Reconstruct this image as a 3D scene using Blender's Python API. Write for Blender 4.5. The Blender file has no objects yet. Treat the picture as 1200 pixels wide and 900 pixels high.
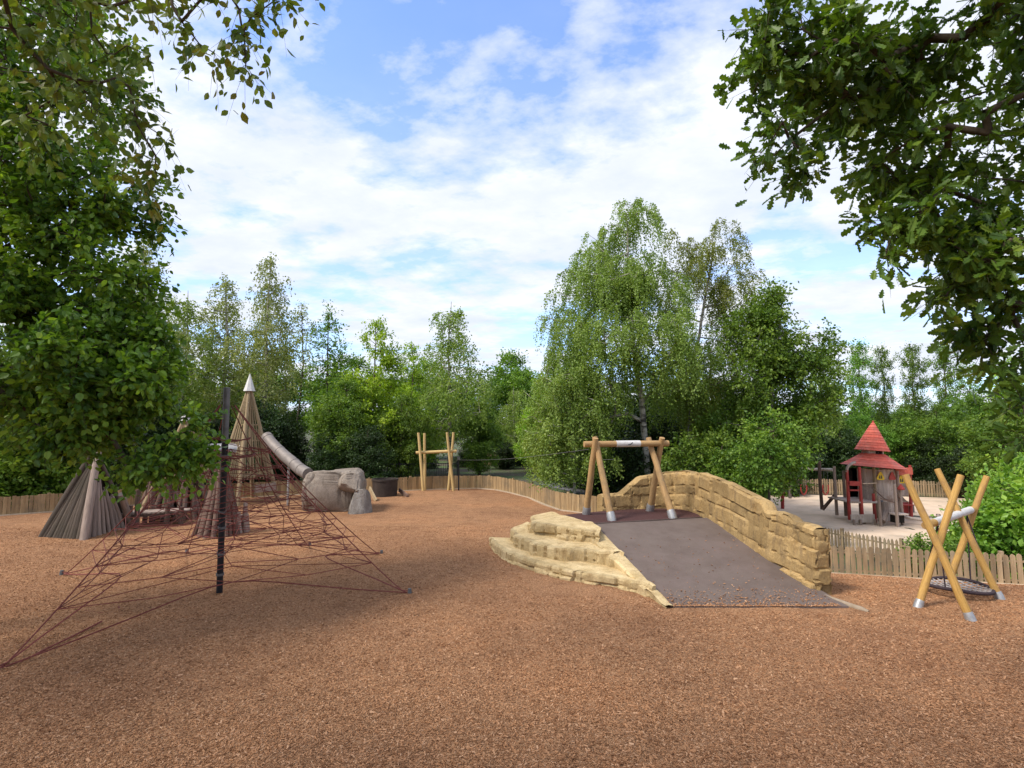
import bpy, bmesh, math, random
import numpy as np
from mathutils import Vector, Matrix, noise as mnoise

R = math.radians
random.seed(7)
scene = bpy.context.scene
COL = scene.collection
F, HZ, CZ = 650.0, 500.0, 3.0
PITCH = math.atan((HZ - 450.0) / F)


def ray(px, py):
    a, b = (px - 600.0) / F, (450.0 - py) / F
    c, s = math.cos(PITCH), math.sin(PITCH)
    return Vector((a, c - b * s, s + b * c))


def P(px, py, d):
    v = ray(px, py)
    return Vector((0, 0, CZ)) + v * (d / v.y)


def G(px, py, z=0.0):
    v = ray(px, py)
    return Vector((0, 0, CZ)) + v * ((z - CZ) / v.z)


def ss(a, b, x):
    t = min(1.0, max(0.0, (x - a) / (b - a)))
    return t * t * (3 - 2 * t)


def H(x, y):
    """height of the ground: level play area, falling away to the right towards the sand yard"""
    u = .265 * x + .964 * y
    z = -1.3 * ss(11, 20, u) * ss(2.5, 8, x)
    far = math.hypot(x, y)
    if far > 60:
        z += 2.2 * ss(60, 160, far) * (0.4 + mnoise.noise(Vector((x * .01, y * .01, 3))))
    return z


# ---------------------------------------------------------------- helpers: objects
def tag(o, label=None, cat=None, group=None, kind=None):
    if label: o['label'] = label
    if cat: o['category'] = cat
    if group: o['group'] = group
    if kind: o['kind'] = kind
    return o


def empty(name, loc, label, cat, group=None, rz=0.0):
    o = bpy.data.objects.new(name, None)
    o.empty_display_size = .2
    o.location = loc
    o.rotation_euler = (0, 0, rz)
    COL.objects.link(o)
    return tag(o, label, cat, group)


def link_mesh(name, me, parent=None, loc=None):
    o = bpy.data.objects.new(name, me)
    COL.objects.link(o)
    if parent is not None:
        o.parent = parent
    if loc is not None:
        o.location = loc
    return o


def copy_tree(o, parent=None):
    c = o.copy()
    COL.objects.link(c)
    c.parent = parent
    for ch in list(o.children):
        copy_tree(ch, c)
    return c


class MB:
    """collects tubes, boxes and sheets and links them as ONE mesh"""

    def __init__(self, origin=(0, 0, 0)):
        self.v, self.f, self.uv, self.rn, self.mi = [], [], [], [], []
        self.o = Vector(origin)
        self.m = 0

    def face(self, idx, uvs=None, r=0.5):
        self.f.append(tuple(idx))
        self.uv.append(uvs or [(0, 0)] * len(idx))
        self.rn.append(r)
        self.mi.append(self.m)

    def tube(self, pts, radii, n=8, cap=True, r=None, wob=0.0, closed=False):
        r = random.random() if r is None else r
        pts = [Vector(p) - self.o for p in pts]
        if not isinstance(radii, (list, tuple)):
            radii = [radii] * len(pts)
        b0 = len(self.v)
        N = len(pts)
        t0 = (pts[1] - pts[0]).normalized()
        ref = Vector((0, 0, 1)) if abs(t0.z) < .9 else Vector((1, 0, 0))
        side = t0.cross(ref).normalized()
        L = 0.0
        off = random.random() * 10
        for i in range(N):
            if closed:
                t = (pts[(i + 1) % N] - pts[i - 1]).normalized()
            else:
                t = (pts[min(i + 1, N - 1)] - pts[max(i - 1, 0)]).normalized()
            side = (side - t * side.dot(t)).normalized()
            bn = t.cross(side)
            if i: L += (pts[i] - pts[i - 1]).length
            for k in range(n):
                a = 2 * math.pi * k / n
                rr = radii[i]
                if wob:
                    rr *= 1 + wob * mnoise.noise(Vector((math.cos(a) * 1.3 + off, math.sin(a) * 1.3, L * 2.2 + off)))
                self.v.append(pts[i] + (side * math.cos(a) + bn * math.sin(a)) * rr)
        l = 0.0
        segs = N if closed else N - 1
        for i in range(segs):
            j = (i + 1) % N
            dl = (pts[j] - pts[i]).length
            for k in range(n):
                k2 = (k + 1) % n
                u0, u1 = k / n * .6 + off, (k + 1) / n * .6 + off
                self.face((b0 + i * n + k, b0 + i * n + k2, b0 + j * n + k2, b0 + j * n + k),
                          [(u0, l), (u1, l), (u1, l + dl), (u0, l + dl)], r)
            l += dl
        if cap and not closed:
            self.face([b0 + k for k in range(n)][::-1], None, r)
            self.face([b0 + (N - 1) * n + k for k in range(n)], None, r)

    def box(self, c, size, rot=None, r=None, top_in=0.0):
        r = random.random() if r is None else r
        c = Vector(c) - self.o
        sx, sy, sz = size[0] / 2, size[1] / 2, size[2] / 2
        M = rot if rot is not None else Matrix.Identity(3)
        b = len(self.v)
        for z in (-1, 1):
            k = 1 - (top_in if z > 0 else 0)
            for x, y in ((-1, -1), (1, -1), (1, 1), (-1, 1)):
                self.v.append(c + M @ Vector((x * sx * k, y * sy * k, z * sz)))
        off = random.random() * 10
        for q in ((0, 3, 2, 1), (4, 5, 6, 7), (0, 1, 5, 4), (1, 2, 6, 5), (2, 3, 7, 6), (3, 0, 4, 7)):
            self.face([b + i for i in q], [(off, 0), (off + .1, 0), (off + .1, size[2]), (off, size[2])], r)

    def beam(self, a, b_, w, h, r=None, up=(0, 0, 1)):
        """a squared plank from a to b_"""
        a, b_ = Vector(a), Vector(b_)
        z = (b_ - a)
        L = z.length
        z.normalize()
        upv = Vector(up)
        if abs(z.dot(upv)) > .95: upv = Vector((1, 0, 0))
        x = upv.cross(z).normalized()
        y = z.cross(x)
        M = Matrix((x, y, z)).transposed()
        self.box((a + b_) / 2, (w, h, L), M, r)

    def poly_prism(self, poly, z0, z1, r=None):
        """upright prism over a plan outline (counter-clockwise)"""
        r = random.random() if r is None else r
        b = len(self.v)
        n = len(poly)
        for z in (z0, z1):
            for p in poly:
                zz = z(p[0], p[1]) if callable(z) else z
                self.v.append(Vector((p[0], p[1], zz)) - self.o)
        self.face([b + i for i in range(n)][::-1], None, r)
        self.face([b + n + i for i in range(n)], None, r)
        for i in range(n):
            j = (i + 1) % n
            self.face((b + i, b + j, b + n + j, b + n + i), None, r)

    def flat_prism(self, poly3, thick):
        """a plate: outline poly3 (3-D, planar) extruded by the vector thick"""
        b = len(self.v)
        n = len(poly3)
        th = Vector(thick)
        for p in poly3: self.v.append(Vector(p) - self.o)
        for p in poly3: self.v.append(Vector(p) + th - self.o)
        self.face([b + i for i in range(n)][::-1], None, .5)
        self.face([b + n + i for i in range(n)], None, .5)
        for i in range(n):
            j = (i + 1) % n
            self.face((b + i, b + j, b + n + j, b + n + i), None, .5)

    def ball(self, c, rad, nu=10, nv=6, r=.5):
        c = Vector(c) - self.o
        if not isinstance(rad, (tuple, list)): rad = (rad,) * 3
        b = len(self.v)
        for i in range(1, nv):
            th = math.pi * i / nv
            for k in range(nu):
                a = 2 * math.pi * k / nu
                self.v.append(c + Vector((rad[0] * math.sin(th) * math.cos(a), rad[1] * math.sin(th) * math.sin(a), rad[2] * math.cos(th))))
        t = len(self.v); self.v.append(c + Vector((0, 0, rad[2])))
        d = len(self.v); self.v.append(c - Vector((0, 0, rad[2])))
        for k in range(nu):
            k2 = (k + 1) % nu
            self.face((t, b + k, b + k2), None, r)
            self.face((d, b + (nv - 2) * nu + k2, b + (nv - 2) * nu + k), None, r)
            for i in range(nv - 2):
                self.face((b + i * nu + k, b + (i + 1) * nu + k, b + (i + 1) * nu + k2, b + i * nu + k2), None, r)

    def lathe(self, c, prof, n=16, r=None, tilt=None):
        """surface of revolution: prof = [(radius, z)...] round the upright axis through c"""
        c = Vector(c) - self.o
        M = tilt or Matrix.Identity(3)
        b = len(self.v)
        for (rad, z) in prof:
            for k in range(n):
                a = 2 * math.pi * k / n
                self.v.append(c + M @ Vector((rad * math.cos(a), rad * math.sin(a), z)))
        for i in range(len(prof) - 1):
            for k in range(n):
                k2 = (k + 1) % n
                self.face((b + i * n + k, b + i * n + k2, b + (i + 1) * n + k2, b + (i + 1) * n + k), None,
                          random.random() if r is None else r)

    def grid(self, rows, r=.5, rfun=None, wrap=False):
        """rows: list of equal lists of points"""
        b = len(self.v)
        n = len(rows[0])
        for row in rows:
            for p in row: self.v.append(Vector(p) - self.o)
        for i in range(len(rows) - 1):
            for k in range(n if wrap else n - 1):
                k2 = (k + 1) % n
                self.face((b + i * n + k, b + i * n + k2, b + (i + 1) * n + k2, b + (i + 1) * n + k), None,
                          rfun(i, k) if rfun else r)

    def build(self, name, mats, parent=None, smooth=False, flip_check=True):
        me = bpy.data.meshes.new(name)
        me.from_pydata([tuple(v) for v in self.v], [], self.f)
        uvl = me.uv_layers.new(name='UVMap')
        flat = [c for fuv in self.uv for uv in fuv for c in uv]
        uvl.data.foreach_set('uv', flat)
        at = me.attributes.new('rnd', 'FLOAT', 'FACE')
        at.data.foreach_set('value', self.rn)
        if not isinstance(mats, (list, tuple)): mats = [mats]
        for m in mats: me.materials.append(m)
        me.polygons.foreach_set('material_index', self.mi)
        bm = bmesh.new(); bm.from_mesh(me)
        bmesh.ops.recalc_face_normals(bm, faces=bm.faces)
        bm.to_mesh(me); bm.free()
        if smooth:
            me.polygons.foreach_set('use_smooth', [True] * len(me.polygons))
            try: me.set_sharp_from_angle(angle=R(smooth if smooth is not True else 40))
            except Exception: pass
        me.update()
        loc = self.o
        o = link_mesh(name, me, parent)
        if parent is not None:
            pm = Matrix.Translation(parent.location) @ parent.rotation_euler.to_matrix().to_4x4()
            q = parent
            while q.parent is not None:
                q = q.parent
                pm = Matrix.Translation(q.location) @ q.rotation_euler.to_matrix().to_4x4() @ pm
            o.matrix_local = pm.inverted() @ Matrix.Translation(loc)
        else:
            o.location = loc
        return o


# ---------------------------------------------------------------- materials
def new_mat(name):
    m = bpy.data.materials.new(name)
    m.use_nodes = True
    nt = m.node_tree
    nt.nodes.clear()
    out = nt.nodes.new('ShaderNodeOutputMaterial')
    return m, nt, out


def N(nt, t, **kw):
    n = nt.nodes.new(t)
    for k, v in kw.items():
        if k.startswith('_'): setattr(n, k[1:], v)
        else: n.inputs[k.replace('__', ' ')].default_value = v
    return n


def ramp(nt, stops, interp='LINEAR'):
    n = nt.nodes.new('ShaderNodeValToRGB')
    n.color_ramp.interpolation = interp
    e = n.color_ramp.elements
    while len(e) < len(stops): e.new(.5)
    for el, (p, c) in zip(e, stops):
        el.position = p
        el.color = (c[0], c[1], c[2], 1)
    return n


def mixc(nt, a, b, fac, mode='MIX'):
    n = nt.nodes.new('ShaderNodeMix')
    n.data_type = 'RGBA'
    n.blend_type = mode
    for sock, val in ((n.inputs['Factor'], fac), (n.inputs['A'], a), (n.inputs['B'], b)):
        if hasattr(val, 'is_linked'): nt.links.new(val, sock)
        elif isinstance(val, (tuple, list)): sock.default_value = (val[0], val[1], val[2], 1)
        else: sock.default_value = val
    return n.outputs['Result']


# the Mix node carries several sockets called A/B/Result: pick the colour ones explicitly
def mixc(nt, a, b, fac, mode='MIX'):
    n = nt.nodes.new('ShaderNodeMix')
    n.data_type = 'RGBA'
    n.blend_type = mode
    fs, asock, bsock = n.inputs[0], n.inputs[6], n.inputs[7]
    for sock, val in ((fs, fac), (asock, a), (bsock, b)):
        if isinstance(val, bpy.types.NodeSocket): nt.links.new(val, sock)
        elif isinstance(val, (tuple, list)): sock.default_value = (val[0], val[1], val[2], 1)
        else: sock.default_value = val
    return n.outputs[2]


def attr_rnd(nt):
    n = nt.nodes.new('ShaderNodeAttribute')
    n.attribute_name = 'rnd'
    return n.outputs['Fac']


def surface(name, dark, light, scale=6.0, detail=8, rough=.85, bump=.3, bscale=None, rnd=.25, coord='Object', stretch=(1, 1, 1),
            stain=None, stain_scale=1.2, metallic=0.0, bdist=.02, spec=.3):
    m, nt, out = new_mat(name)
    L = nt.links.new
    tc = nt.nodes.new('ShaderNodeTexCoord')
    mp = N(nt, 'ShaderNodeMapping')
    mp.inputs['Scale'].default_value = stretch
    L(tc.outputs[coord], mp.inputs['Vector'])
    n1 = N(nt, 'ShaderNodeTexNoise', Scale=scale, Detail=detail, Roughness=.65)
    L(mp.outputs[0], n1.inputs['Vector'])
    rp = ramp(nt, [(.28, dark), (.72, light)])
    L(n1.outputs['Fac'], rp.inputs['Fac'])
    col = rp.outputs['Color']
    if stain:
        n3 = N(nt, 'ShaderNodeTexNoise', Scale=stain_scale, Detail=6, Roughness=.7)
        L(tc.outputs['Object'], n3.inputs['Vector'])
        r3 = ramp(nt, [(.48, (0, 0, 0)), (.66, (1, 1, 1))])
        L(n3.outputs['Fac'], r3.inputs['Fac'])
        col = mixc(nt, col, stain, r3.outputs['Color'])
    if rnd:
        mr = N(nt, 'ShaderNodeMapRange')
        mr.inputs['To Min'].default_value = 1 - rnd
        mr.inputs['To Max'].default_value = 1 + rnd
        L(attr_rnd(nt), mr.inputs['Value'])
        vm = N(nt, 'ShaderNodeVectorMath', _operation='SCALE')
        L(col, vm.inputs[0]); L(mr.outputs[0], vm.inputs['Scale'])
        col = vm.outputs[0]
    b = N(nt, 'ShaderNodeBsdfPrincipled', Roughness=rough, Metallic=metallic)
    b.inputs['Specular IOR Level'].default_value = spec
    L(col, b.inputs['Base Color'])
    if bump:
        n2 = N(nt, 'ShaderNodeTexNoise', Scale=bscale or scale * 3, Detail=8, Roughness=.7)
        L(mp.outputs[0], n2.inputs['Vector'])
        bp = N(nt, 'ShaderNodeBump', Strength=bump, Distance=bdist)
        L(n2.outputs['Fac'], bp.inputs['Height'])
        L(bp.outputs[0], b.inputs['Normal'])
    L(b.outputs[0], out.inputs['Surface'])
    return m


LEAF_GAIN = 1.8


def leaf_material(name, cols, trans=.35, rough=.5, hue_var=.03, val_var=.25):
    m, nt, out = new_mat(name)
    L = nt.links.new
    n = len(cols)
    cols = [(c[0] * LEAF_GAIN * 1.16, c[1] * LEAF_GAIN, c[2] * LEAF_GAIN * .8) for c in cols]
    rp = ramp(nt, [(i / (n - 1), c) for i, c in enumerate(cols)])
    L(attr_rnd(nt), rp.inputs['Fac'])
    oi = nt.nodes.new('ShaderNodeObjectInfo')
    hs = N(nt, 'ShaderNodeHueSaturation')
    a = N(nt, 'ShaderNodeMapRange'); a.inputs['To Min'].default_value = .5 - hue_var; a.inputs['To Max'].default_value = .5 + hue_var
    b_ = N(nt, 'ShaderNodeMapRange'); b_.inputs['To Min'].default_value = 1 - val_var; b_.inputs['To Max'].default_value = 1 + val_var
    L(oi.outputs['Random'], a.inputs['Value']); L(oi.outputs['Random'], b_.inputs['Value'])
    L(a.outputs[0], hs.inputs['Hue']); L(b_.outputs[0], hs.inputs['Value'])
    L(rp.outputs['Color'], hs.inputs['Color'])
    p = N(nt, 'ShaderNodeBsdfPrincipled', Roughness=rough)
    p.inputs['Specular IOR Level'].default_value = .35
    L(hs.outputs[0], p.inputs['Base Color'])
    t = N(nt, 'ShaderNodeBsdfTranslucent')
    tcol = mixc(nt, hs.outputs[0], (1.25, 1.3, .45), 1.0, 'MULTIPLY')
    L(tcol, t.inputs['Color'])
    mx = N(nt, 'ShaderNodeMixShader', Fac=trans)
    L(p.outputs[0], mx.inputs[1]); L(t.outputs[0], mx.inputs[2])
    L(mx.outputs[0], out.inputs['Surface'])
    return m


M = {}
M['leaf_near'] = leaf_material('leaf_near', [(.020, .055, .012), (.045, .105, .018), (.082, .165, .025), (.155, .25, .038)], .38, .42, 0, 0)
M['leaf_oak'] = leaf_material('leaf_oak', [(.016, .041, .011), (.032, .073, .014), (.06, .118, .019), (.105, .17, .027)], .36, .45, 0, 0)
M['leaf_twig'] = leaf_material('leaf_twig', [(.03, .06, .014), (.055, .10, .022), (.09, .14, .03), (.10, .10, .03)], .3, .5, 0, 0)
M['leaf_birch'] = leaf_material('leaf_birch', [(.058, .108, .024), (.092, .155, .038), (.122, .195, .05), (.155, .22, .066)], .38, .5, .006, .08)
M['leaf_birch_ochre'] = leaf_material('leaf_birch_ochre', [(.068, .105, .026), (.10, .145, .036), (.128, .172, .046), (.145, .16, .045)], .35, .5, .006, .08)
M['leaf_pale'] = leaf_material('leaf_pale', [(.07, .11, .04), (.11, .15, .06), (.15, .19, .085), (.19, .22, .12)], .35, .5, .01, .12)
M['leaf_alder'] = leaf_material('leaf_alder', [(0.062, 0.144, 0.017), (0.106, 0.210, 0.024), (0.163, 0.282, 0.033), (0.225, 0.336, 0.044)], .4, .5, .01, .12)
M['leaf_mid'] = leaf_material('leaf_mid', [(.03, .075, .016), (.05, .11, .02), (.08, .155, .026), (.12, .20, .035)], .36, .5, .012, .2)
M['leaf_shaded'] = leaf_material('leaf_shaded', [(.006, .014, .005), (.010, .023, .007), (.017, .036, .009), (.026, .05, .011)], .25, .5, .01, .2)  # dark undergrowth leaf, darkened further to carry the wood's shadow
M['leaf_bush'] = leaf_material('leaf_bush', [(.04, .095, .018), (.07, .15, .026), (.11, .205, .034), (.155, .25, .045)], .38, .45, .01, .12)
M['bark'] = surface('bark', (.05, .038, .026), (.13, .10, .07), 9, rough=.95, bump=.6, rnd=.15, stretch=(1, 1, .35))
M['bark_grey'] = surface('bark_grey', (.09, .08, .065), (.2, .18, .15), 8, rough=.95, bump=.5, rnd=.15)


def birch_bark():
    m, nt, out = new_mat('birch_bark')
    L = nt.links.new
    tc = nt.nodes.new('ShaderNodeTexCoord')
    mp = N(nt, 'ShaderNodeMapping'); mp.inputs['Scale'].default_value = (1.6, 1.6, 5)
    L(tc.outputs['Object'], mp.inputs['Vector'])
    n = N(nt, 'ShaderNodeTexNoise', Scale=1.6, Detail=7, Roughness=.7)
    L(mp.outputs[0], n.inputs['Vector'])
    r = ramp(nt, [(.40, (.04, .035, .03)), (.49, (.30, .27, .23)), (.62, (.50, .46, .40))])
    L(n.outputs['Fac'], r.inputs['Fac'])
    b = N(nt, 'ShaderNodeBsdfPrincipled', Roughness=.8)
    L(r.outputs[0], b.inputs['Base Color'])
    L(b.outputs[0], out.inputs['Surface'])
    return m


M['birch_bark'] = birch_bark()
M['fence_wood'] = surface('fence_wood', (.24, .155, .072), (.42, .295, .155), 14, rough=.9, bump=.25, rnd=.22, stretch=(1, 1, .09), stain=(.20, .15, .09), stain_scale=.9)
M['picket_wood'] = surface('picket_wood', (.23, .155, .085), (.43, .315, .19), 14, rough=.9, bump=.25, rnd=.25, stretch=(1, 1, .09), stain=(.22, .18, .12), stain_scale=1.1)
M['pale_wood'] = surface('pale_wood', (.36, .27, .18), (.54, .43, .31), 14, rough=.9, bump=.2, rnd=.15, stretch=(.1, 1, 1))
M['new_log'] = surface('new_log', (.29, .165, .065), (.50, .32, .145), 3.2, rough=.7, bump=.2, rnd=.06, coord='UV', stretch=(11, .7, 1), stain=(.27, .18, .09), stain_scale=3.4, bscale=6)
M['yellow_log'] = surface('yellow_log', (.31, .17, .042), (.60, .36, .105), 4.0, rough=.7, bump=.35, rnd=.08, coord='UV', stretch=(11, .7, 1), stain=(.34, .20, .075), stain_scale=3.4, bscale=6)
M['post_log'] = surface('post_log', (.44, .30, .11), (.66, .48, .22), 3, rough=.75, bump=.2, rnd=.08, coord='UV', stretch=(9, .9, 1))
M['old_log'] = surface('old_log', (.07, .042, .032), (.215, .142, .108), 3.2, rough=.95, bump=.5, rnd=.3, coord='UV', stretch=(11, .8, 1), bscale=6)
M['hut_log'] = surface('hut_log', (.04, .03, .024), (.125, .095, .072), 3.2, rough=.95, bump=.5, rnd=.3, coord='UV', stretch=(11, .8, 1), bscale=6, stain=(.062, .05, .036), stain_scale=.8)  # darkened to put the overhanging tree's shade into the log colour
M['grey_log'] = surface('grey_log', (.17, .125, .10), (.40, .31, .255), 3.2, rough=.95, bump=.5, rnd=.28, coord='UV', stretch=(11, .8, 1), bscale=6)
M['slat_wood'] = surface('slat_wood', (.20, .14, .075), (.42, .32, .19), 3.2, rough=.9, bump=.3, rnd=.25, coord='UV', stretch=(11, .8, 1))
M['plank_grey'] = surface('plank_grey', (.42, .345, .29), (.68, .585, .50), 12, rough=.9, bump=.3, rnd=.22, stretch=(1, 1, .08), stain=(.30, .21, .16), stain_scale=1.4)
M['zinc'] = surface('zinc', (.30, .30, .30), (.50, .49, .48), 12, rough=.45, bump=.05, rnd=.05, metallic=.6)
M['cap_metal'] = surface('cap_metal', (.52, .50, .46), (.66, .63, .58), 6, rough=.5, bump=.04, rnd=.08, metallic=.3)
M['steel'] = surface('steel', (.28, .26, .245), (.46, .43, .41), 5, rough=.32, bump=.03, rnd=.05, metallic=.85)
M['slide_steel'] = surface('slide_steel', (.19, .16, .14), (.31, .27, .24), 5, rough=.62, bump=.08, rnd=.08, metallic=.3)
M['white_sleeve'] = surface('white_sleeve', (.46, .44, .42), (.66, .64, .61), 6, rough=.55, bump=.03, rnd=0)
M['ink'] = surface('ink', (.03, .035, .05), (.05, .055, .07), 8, rough=.6, bump=0, rnd=0)
M['black_metal'] = surface('black_metal', (.010, .011, .014), (.022, .023, .028), 9, rough=.42, bump=.05, rnd=0)
M['worn_metal'] = surface('worn_metal', (.10, .10, .10), (.19, .185, .18), 9, rough=.55, bump=.08, rnd=0, metallic=.4)
M['rope'] = surface('rope', (.12, .03, .024), (.25, .078, .06), 40, rough=.9, bump=.3, rnd=.3)
M['rope_dark'] = surface('rope_dark', (.03, .022, .028), (.075, .05, .055), 40, rough=.85, bump=.3, rnd=.2)
M['seat_rope'] = surface('seat_rope', (.26, .22, .20), (.45, .40, .37), 40, rough=.9, bump=.3, rnd=.2)
M['chain'] = surface('chain', (.05, .05, .05), (.12, .12, .12), 40, rough=.5, bump=.1, rnd=.1, metallic=.6)
M['rubber_ramp'] = surface('rubber_ramp', (.110, .080, .067), (.155, .120, .102), 2.2, rough=.88, bump=.35, bscale=160, rnd=0, stain=(.155, .115, .10), stain_scale=.9, bdist=.006)
M['rubber_deck'] = surface('rubber_deck', (.05, .020, .018), (.085, .036, .032), 30, rough=.9, bump=.5, bscale=120, rnd=0, bdist=.01)
M['edging'] = surface('edging', (.22, .165, .11), (.34, .265, .19), 7, rough=.9, bump=.3, rnd=0)
M['tub'] = surface('tub', (.030, .022, .018), (.06, .044, .036), 5, rough=.75, bump=.1, rnd=0)
M['red_paint'] = surface('red_paint', (.30, .035, .028), (.46, .065, .05), 7, rough=.6, bump=.1, rnd=.12, stain=(.40, .075, .06), stain_scale=3)
M['roof_red'] = surface('roof_red', (.52, .085, .055), (.72, .17, .11), 6, rough=.65, bump=.15, rnd=.16, stain=(.50, .15, .11), stain_scale=1.6)
M['yellow_sign'] = surface('yellow_sign', (.72, .50, .03), (.80, .57, .05), 5, rough=.5, bump=0, rnd=0)
M['hole_shade'] = surface('hole_shade', (.012, .010, .008), (.022, .018, .014), 5, rough=.9, bump=0, rnd=0)  # near-black colour painted in for the shade inside hollows
M['slate_rubber'] = surface('slate_rubber', (.06, .065, .085), (.10, .105, .13), 8, rough=.8, bump=.1, rnd=.1)
M['orange'] = surface('orange', (.75, .22, .03), (.85, .30, .05), 8, rough=.6, bump=0, rnd=0)
M['twig'] = surface('twig', (.05, .035, .025), (.11, .08, .055), 20, rough=.9, bump=.2, rnd=.2)


def rock_mat(name, dark, light, stain, moss=None, scale=2.5):
    m, nt, out = new_mat(name)
    L = nt.links.new
    tc = nt.nodes.new('ShaderNodeTexCoord')
    n1 = N(nt, 'ShaderNodeTexNoise', Scale=scale, Detail=10, Roughness=.7)
    L(tc.outputs['Object'], n1.inputs['Vector'])
    rp = ramp(nt, [(.3, dark), (.7, light)])
    L(n1.outputs['Fac'], rp.inputs['Fac'])
    mp = N(nt, 'ShaderNodeMapping'); mp.inputs['Scale'].default_value = (1.2, 1.2, .35)
    L(tc.outputs['Object'], mp.inputs['Vector'])
    n2 = N(nt, 'ShaderNodeTexNoise', Scale=4.5, Detail=8, Roughness=.75)
    L(mp.outputs[0], n2.inputs['Vector'])
    r2 = ramp(nt, [(.50, (0, 0, 0)), (.68, (1, 1, 1))])
    L(n2.outputs['Fac'], r2.inputs['Fac'])
    col = mixc(nt, rp.outputs[0], stain, r2.outputs[0])
    n4 = N(nt, 'ShaderNodeTexNoise', Scale=30, Detail=6, Roughness=.8)
    L(tc.outputs['Object'], n4.inputs['Vector'])
    r4 = ramp(nt, [(.30, (.62, .60, .58)), (.55, (1, 1, 1)), (.8, (1.15, 1.12, 1.05))])
    L(n4.outputs['Fac'], r4.inputs['Fac'])
    col = mixc(nt, col, r4.outputs[0], 1.0, 'MULTIPLY')
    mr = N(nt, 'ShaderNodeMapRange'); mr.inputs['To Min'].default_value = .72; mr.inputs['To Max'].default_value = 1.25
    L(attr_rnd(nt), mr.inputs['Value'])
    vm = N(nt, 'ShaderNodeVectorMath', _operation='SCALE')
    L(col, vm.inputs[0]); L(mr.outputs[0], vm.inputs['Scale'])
    b = N(nt, 'ShaderNodeBsdfPrincipled', Roughness=.9)
    b.inputs['Specular IOR Level'].default_value = .2
    L(vm.outputs[0], b.inputs['Base Color'])
    n3 = N(nt, 'ShaderNodeTexNoise', Scale=14, Detail=10, Roughness=.7)
    L(tc.outputs['Object'], n3.inputs['Vector'])
    bp = N(nt, 'ShaderNodeBump', Strength=.55, Distance=.03)
    L(n3.outputs['Fac'], bp.inputs['Height']); L(bp.outputs[0], b.inputs['Normal'])
    L(b.outputs[0], out.inputs['Surface'])
    return m


M['sandstone'] = rock_mat('sandstone', (.30, .19, .075), (.47, .325, .148), (.21, .145, .078))
M['step_stone'] = rock_mat('step_stone', (.43, .31, .145), (.62, .485, .275), (.33, .225, .105))
M['boulder'] = rock_mat('boulder', (.20, .160, .125), (.36, .30, .245), (.15, .125, .10), scale=1.8)
M['boulder_grey'] = rock_mat('boulder_grey', (.15, .13, .11), (.29, .26, .23), (.36, .34, .31), scale=3)


def mulch_mat():
    m, nt, out = new_mat('wood_chip_mulch')
    L = nt.links.new
    tc = nt.nodes.new('ShaderNodeTexCoord')
    # two layers of stretched chips lying in changing directions
    nz = N(nt, 'ShaderNodeTexNoise', Scale=9, Detail=2)
    L(tc.outputs['Object'], nz.inputs['Vector'])
    va = N(nt, 'ShaderNodeVectorMath', _operation='MULTIPLY_ADD')
    va.inputs[1].default_value = (.10, .10, .10)
    L(nz.outputs['Color'], va.inputs[0]); L(tc.outputs['Object'], va.inputs[2])
    cols, hts = [], []
    for rot, sc in ((.5, (46, 84, 50)), (-.9, (78, 40, 50))):
        mp = N(nt, 'ShaderNodeMapping'); mp.inputs['Scale'].default_value = sc; mp.inputs['Rotation'].default_value = (0, 0, rot)
        L(va.outputs[0], mp.inputs['Vector'])
        vo = N(nt, 'ShaderNodeTexVoronoi', Scale=1.0)
        L(mp.outputs[0], vo.inputs['Vector'])
        sx = nt.nodes.new('ShaderNodeSeparateColor')
        L(vo.outputs['Color'], sx.inputs[0])
        cols.append(sx.outputs[0]); hts.append(vo.outputs['Distance'])
    ad = N(nt, 'ShaderNodeMath', _operation='ADD'); L(cols[0], ad.inputs[0]); L(cols[1], ad.inputs[1])
    hv = N(nt, 'ShaderNodeMath', _operation='MULTIPLY'); L(ad.outputs[0], hv.inputs[0]); hv.inputs[1].default_value = .5
    rp = ramp(nt, [(.0, (.20, .092, .042)), (.25, (.36, .183, .091)), (.5, (.465, .247, .126)), (.75, (.55, .307, .164)), (1, (.63, .39, .228))])
    L(hv.outputs[0], rp.inputs['Fac'])
    # broad patches: fresher orange chips, raked darker bands
    n2 = N(nt, 'ShaderNodeTexNoise', Scale=.22, Detail=7, Roughness=.62)
    L(tc.outputs['Object'], n2.inputs['Vector'])
    r2 = ramp(nt, [(.30, (.74, .70, .70)), (.5, (1, .98, .96)), (.70, (1.18, 1.08, .98))])
    L(n2.outputs['Fac'], r2.inputs['Fac'])
    col = mixc(nt, rp.outputs[0], r2.outputs[0], 1.0, 'MULTIPLY')
    n3 = N(nt, 'ShaderNodeTexNoise', Scale=2.6, Detail=8, Roughness=.7)
    L(tc.outputs['Object'], n3.inputs['Vector'])
    r3 = ramp(nt, [(.30, (.74, .70, .68)), (.5, (1, 1, 1)), (.75, (1.12, 1.1, 1.06))])
    L(n3.outputs['Fac'], r3.inputs['Fac'])
    col = mixc(nt, col, r3.outputs[0], 1.0, 'MULTIPLY')
    b = N(nt, 'ShaderNodeBsdfPrincipled', Roughness=.95)
    b.inputs['Specular IOR Level'].default_value = .12
    L(col, b.inputs['Base Color'])
    mn = N(nt, 'ShaderNodeMath', _operation='ADD'); L(hts[0], mn.inputs[0]); L(hts[1], mn.inputs[1])
    bp = N(nt, 'ShaderNodeBump', Strength=.9, Distance=.03)
    bp.invert = True
    L(mn.outputs[0], bp.inputs['Height']); L(bp.outputs[0], b.inputs['Normal'])
    L(b.outputs[0], out.inputs['Surface'])
    return m


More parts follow.
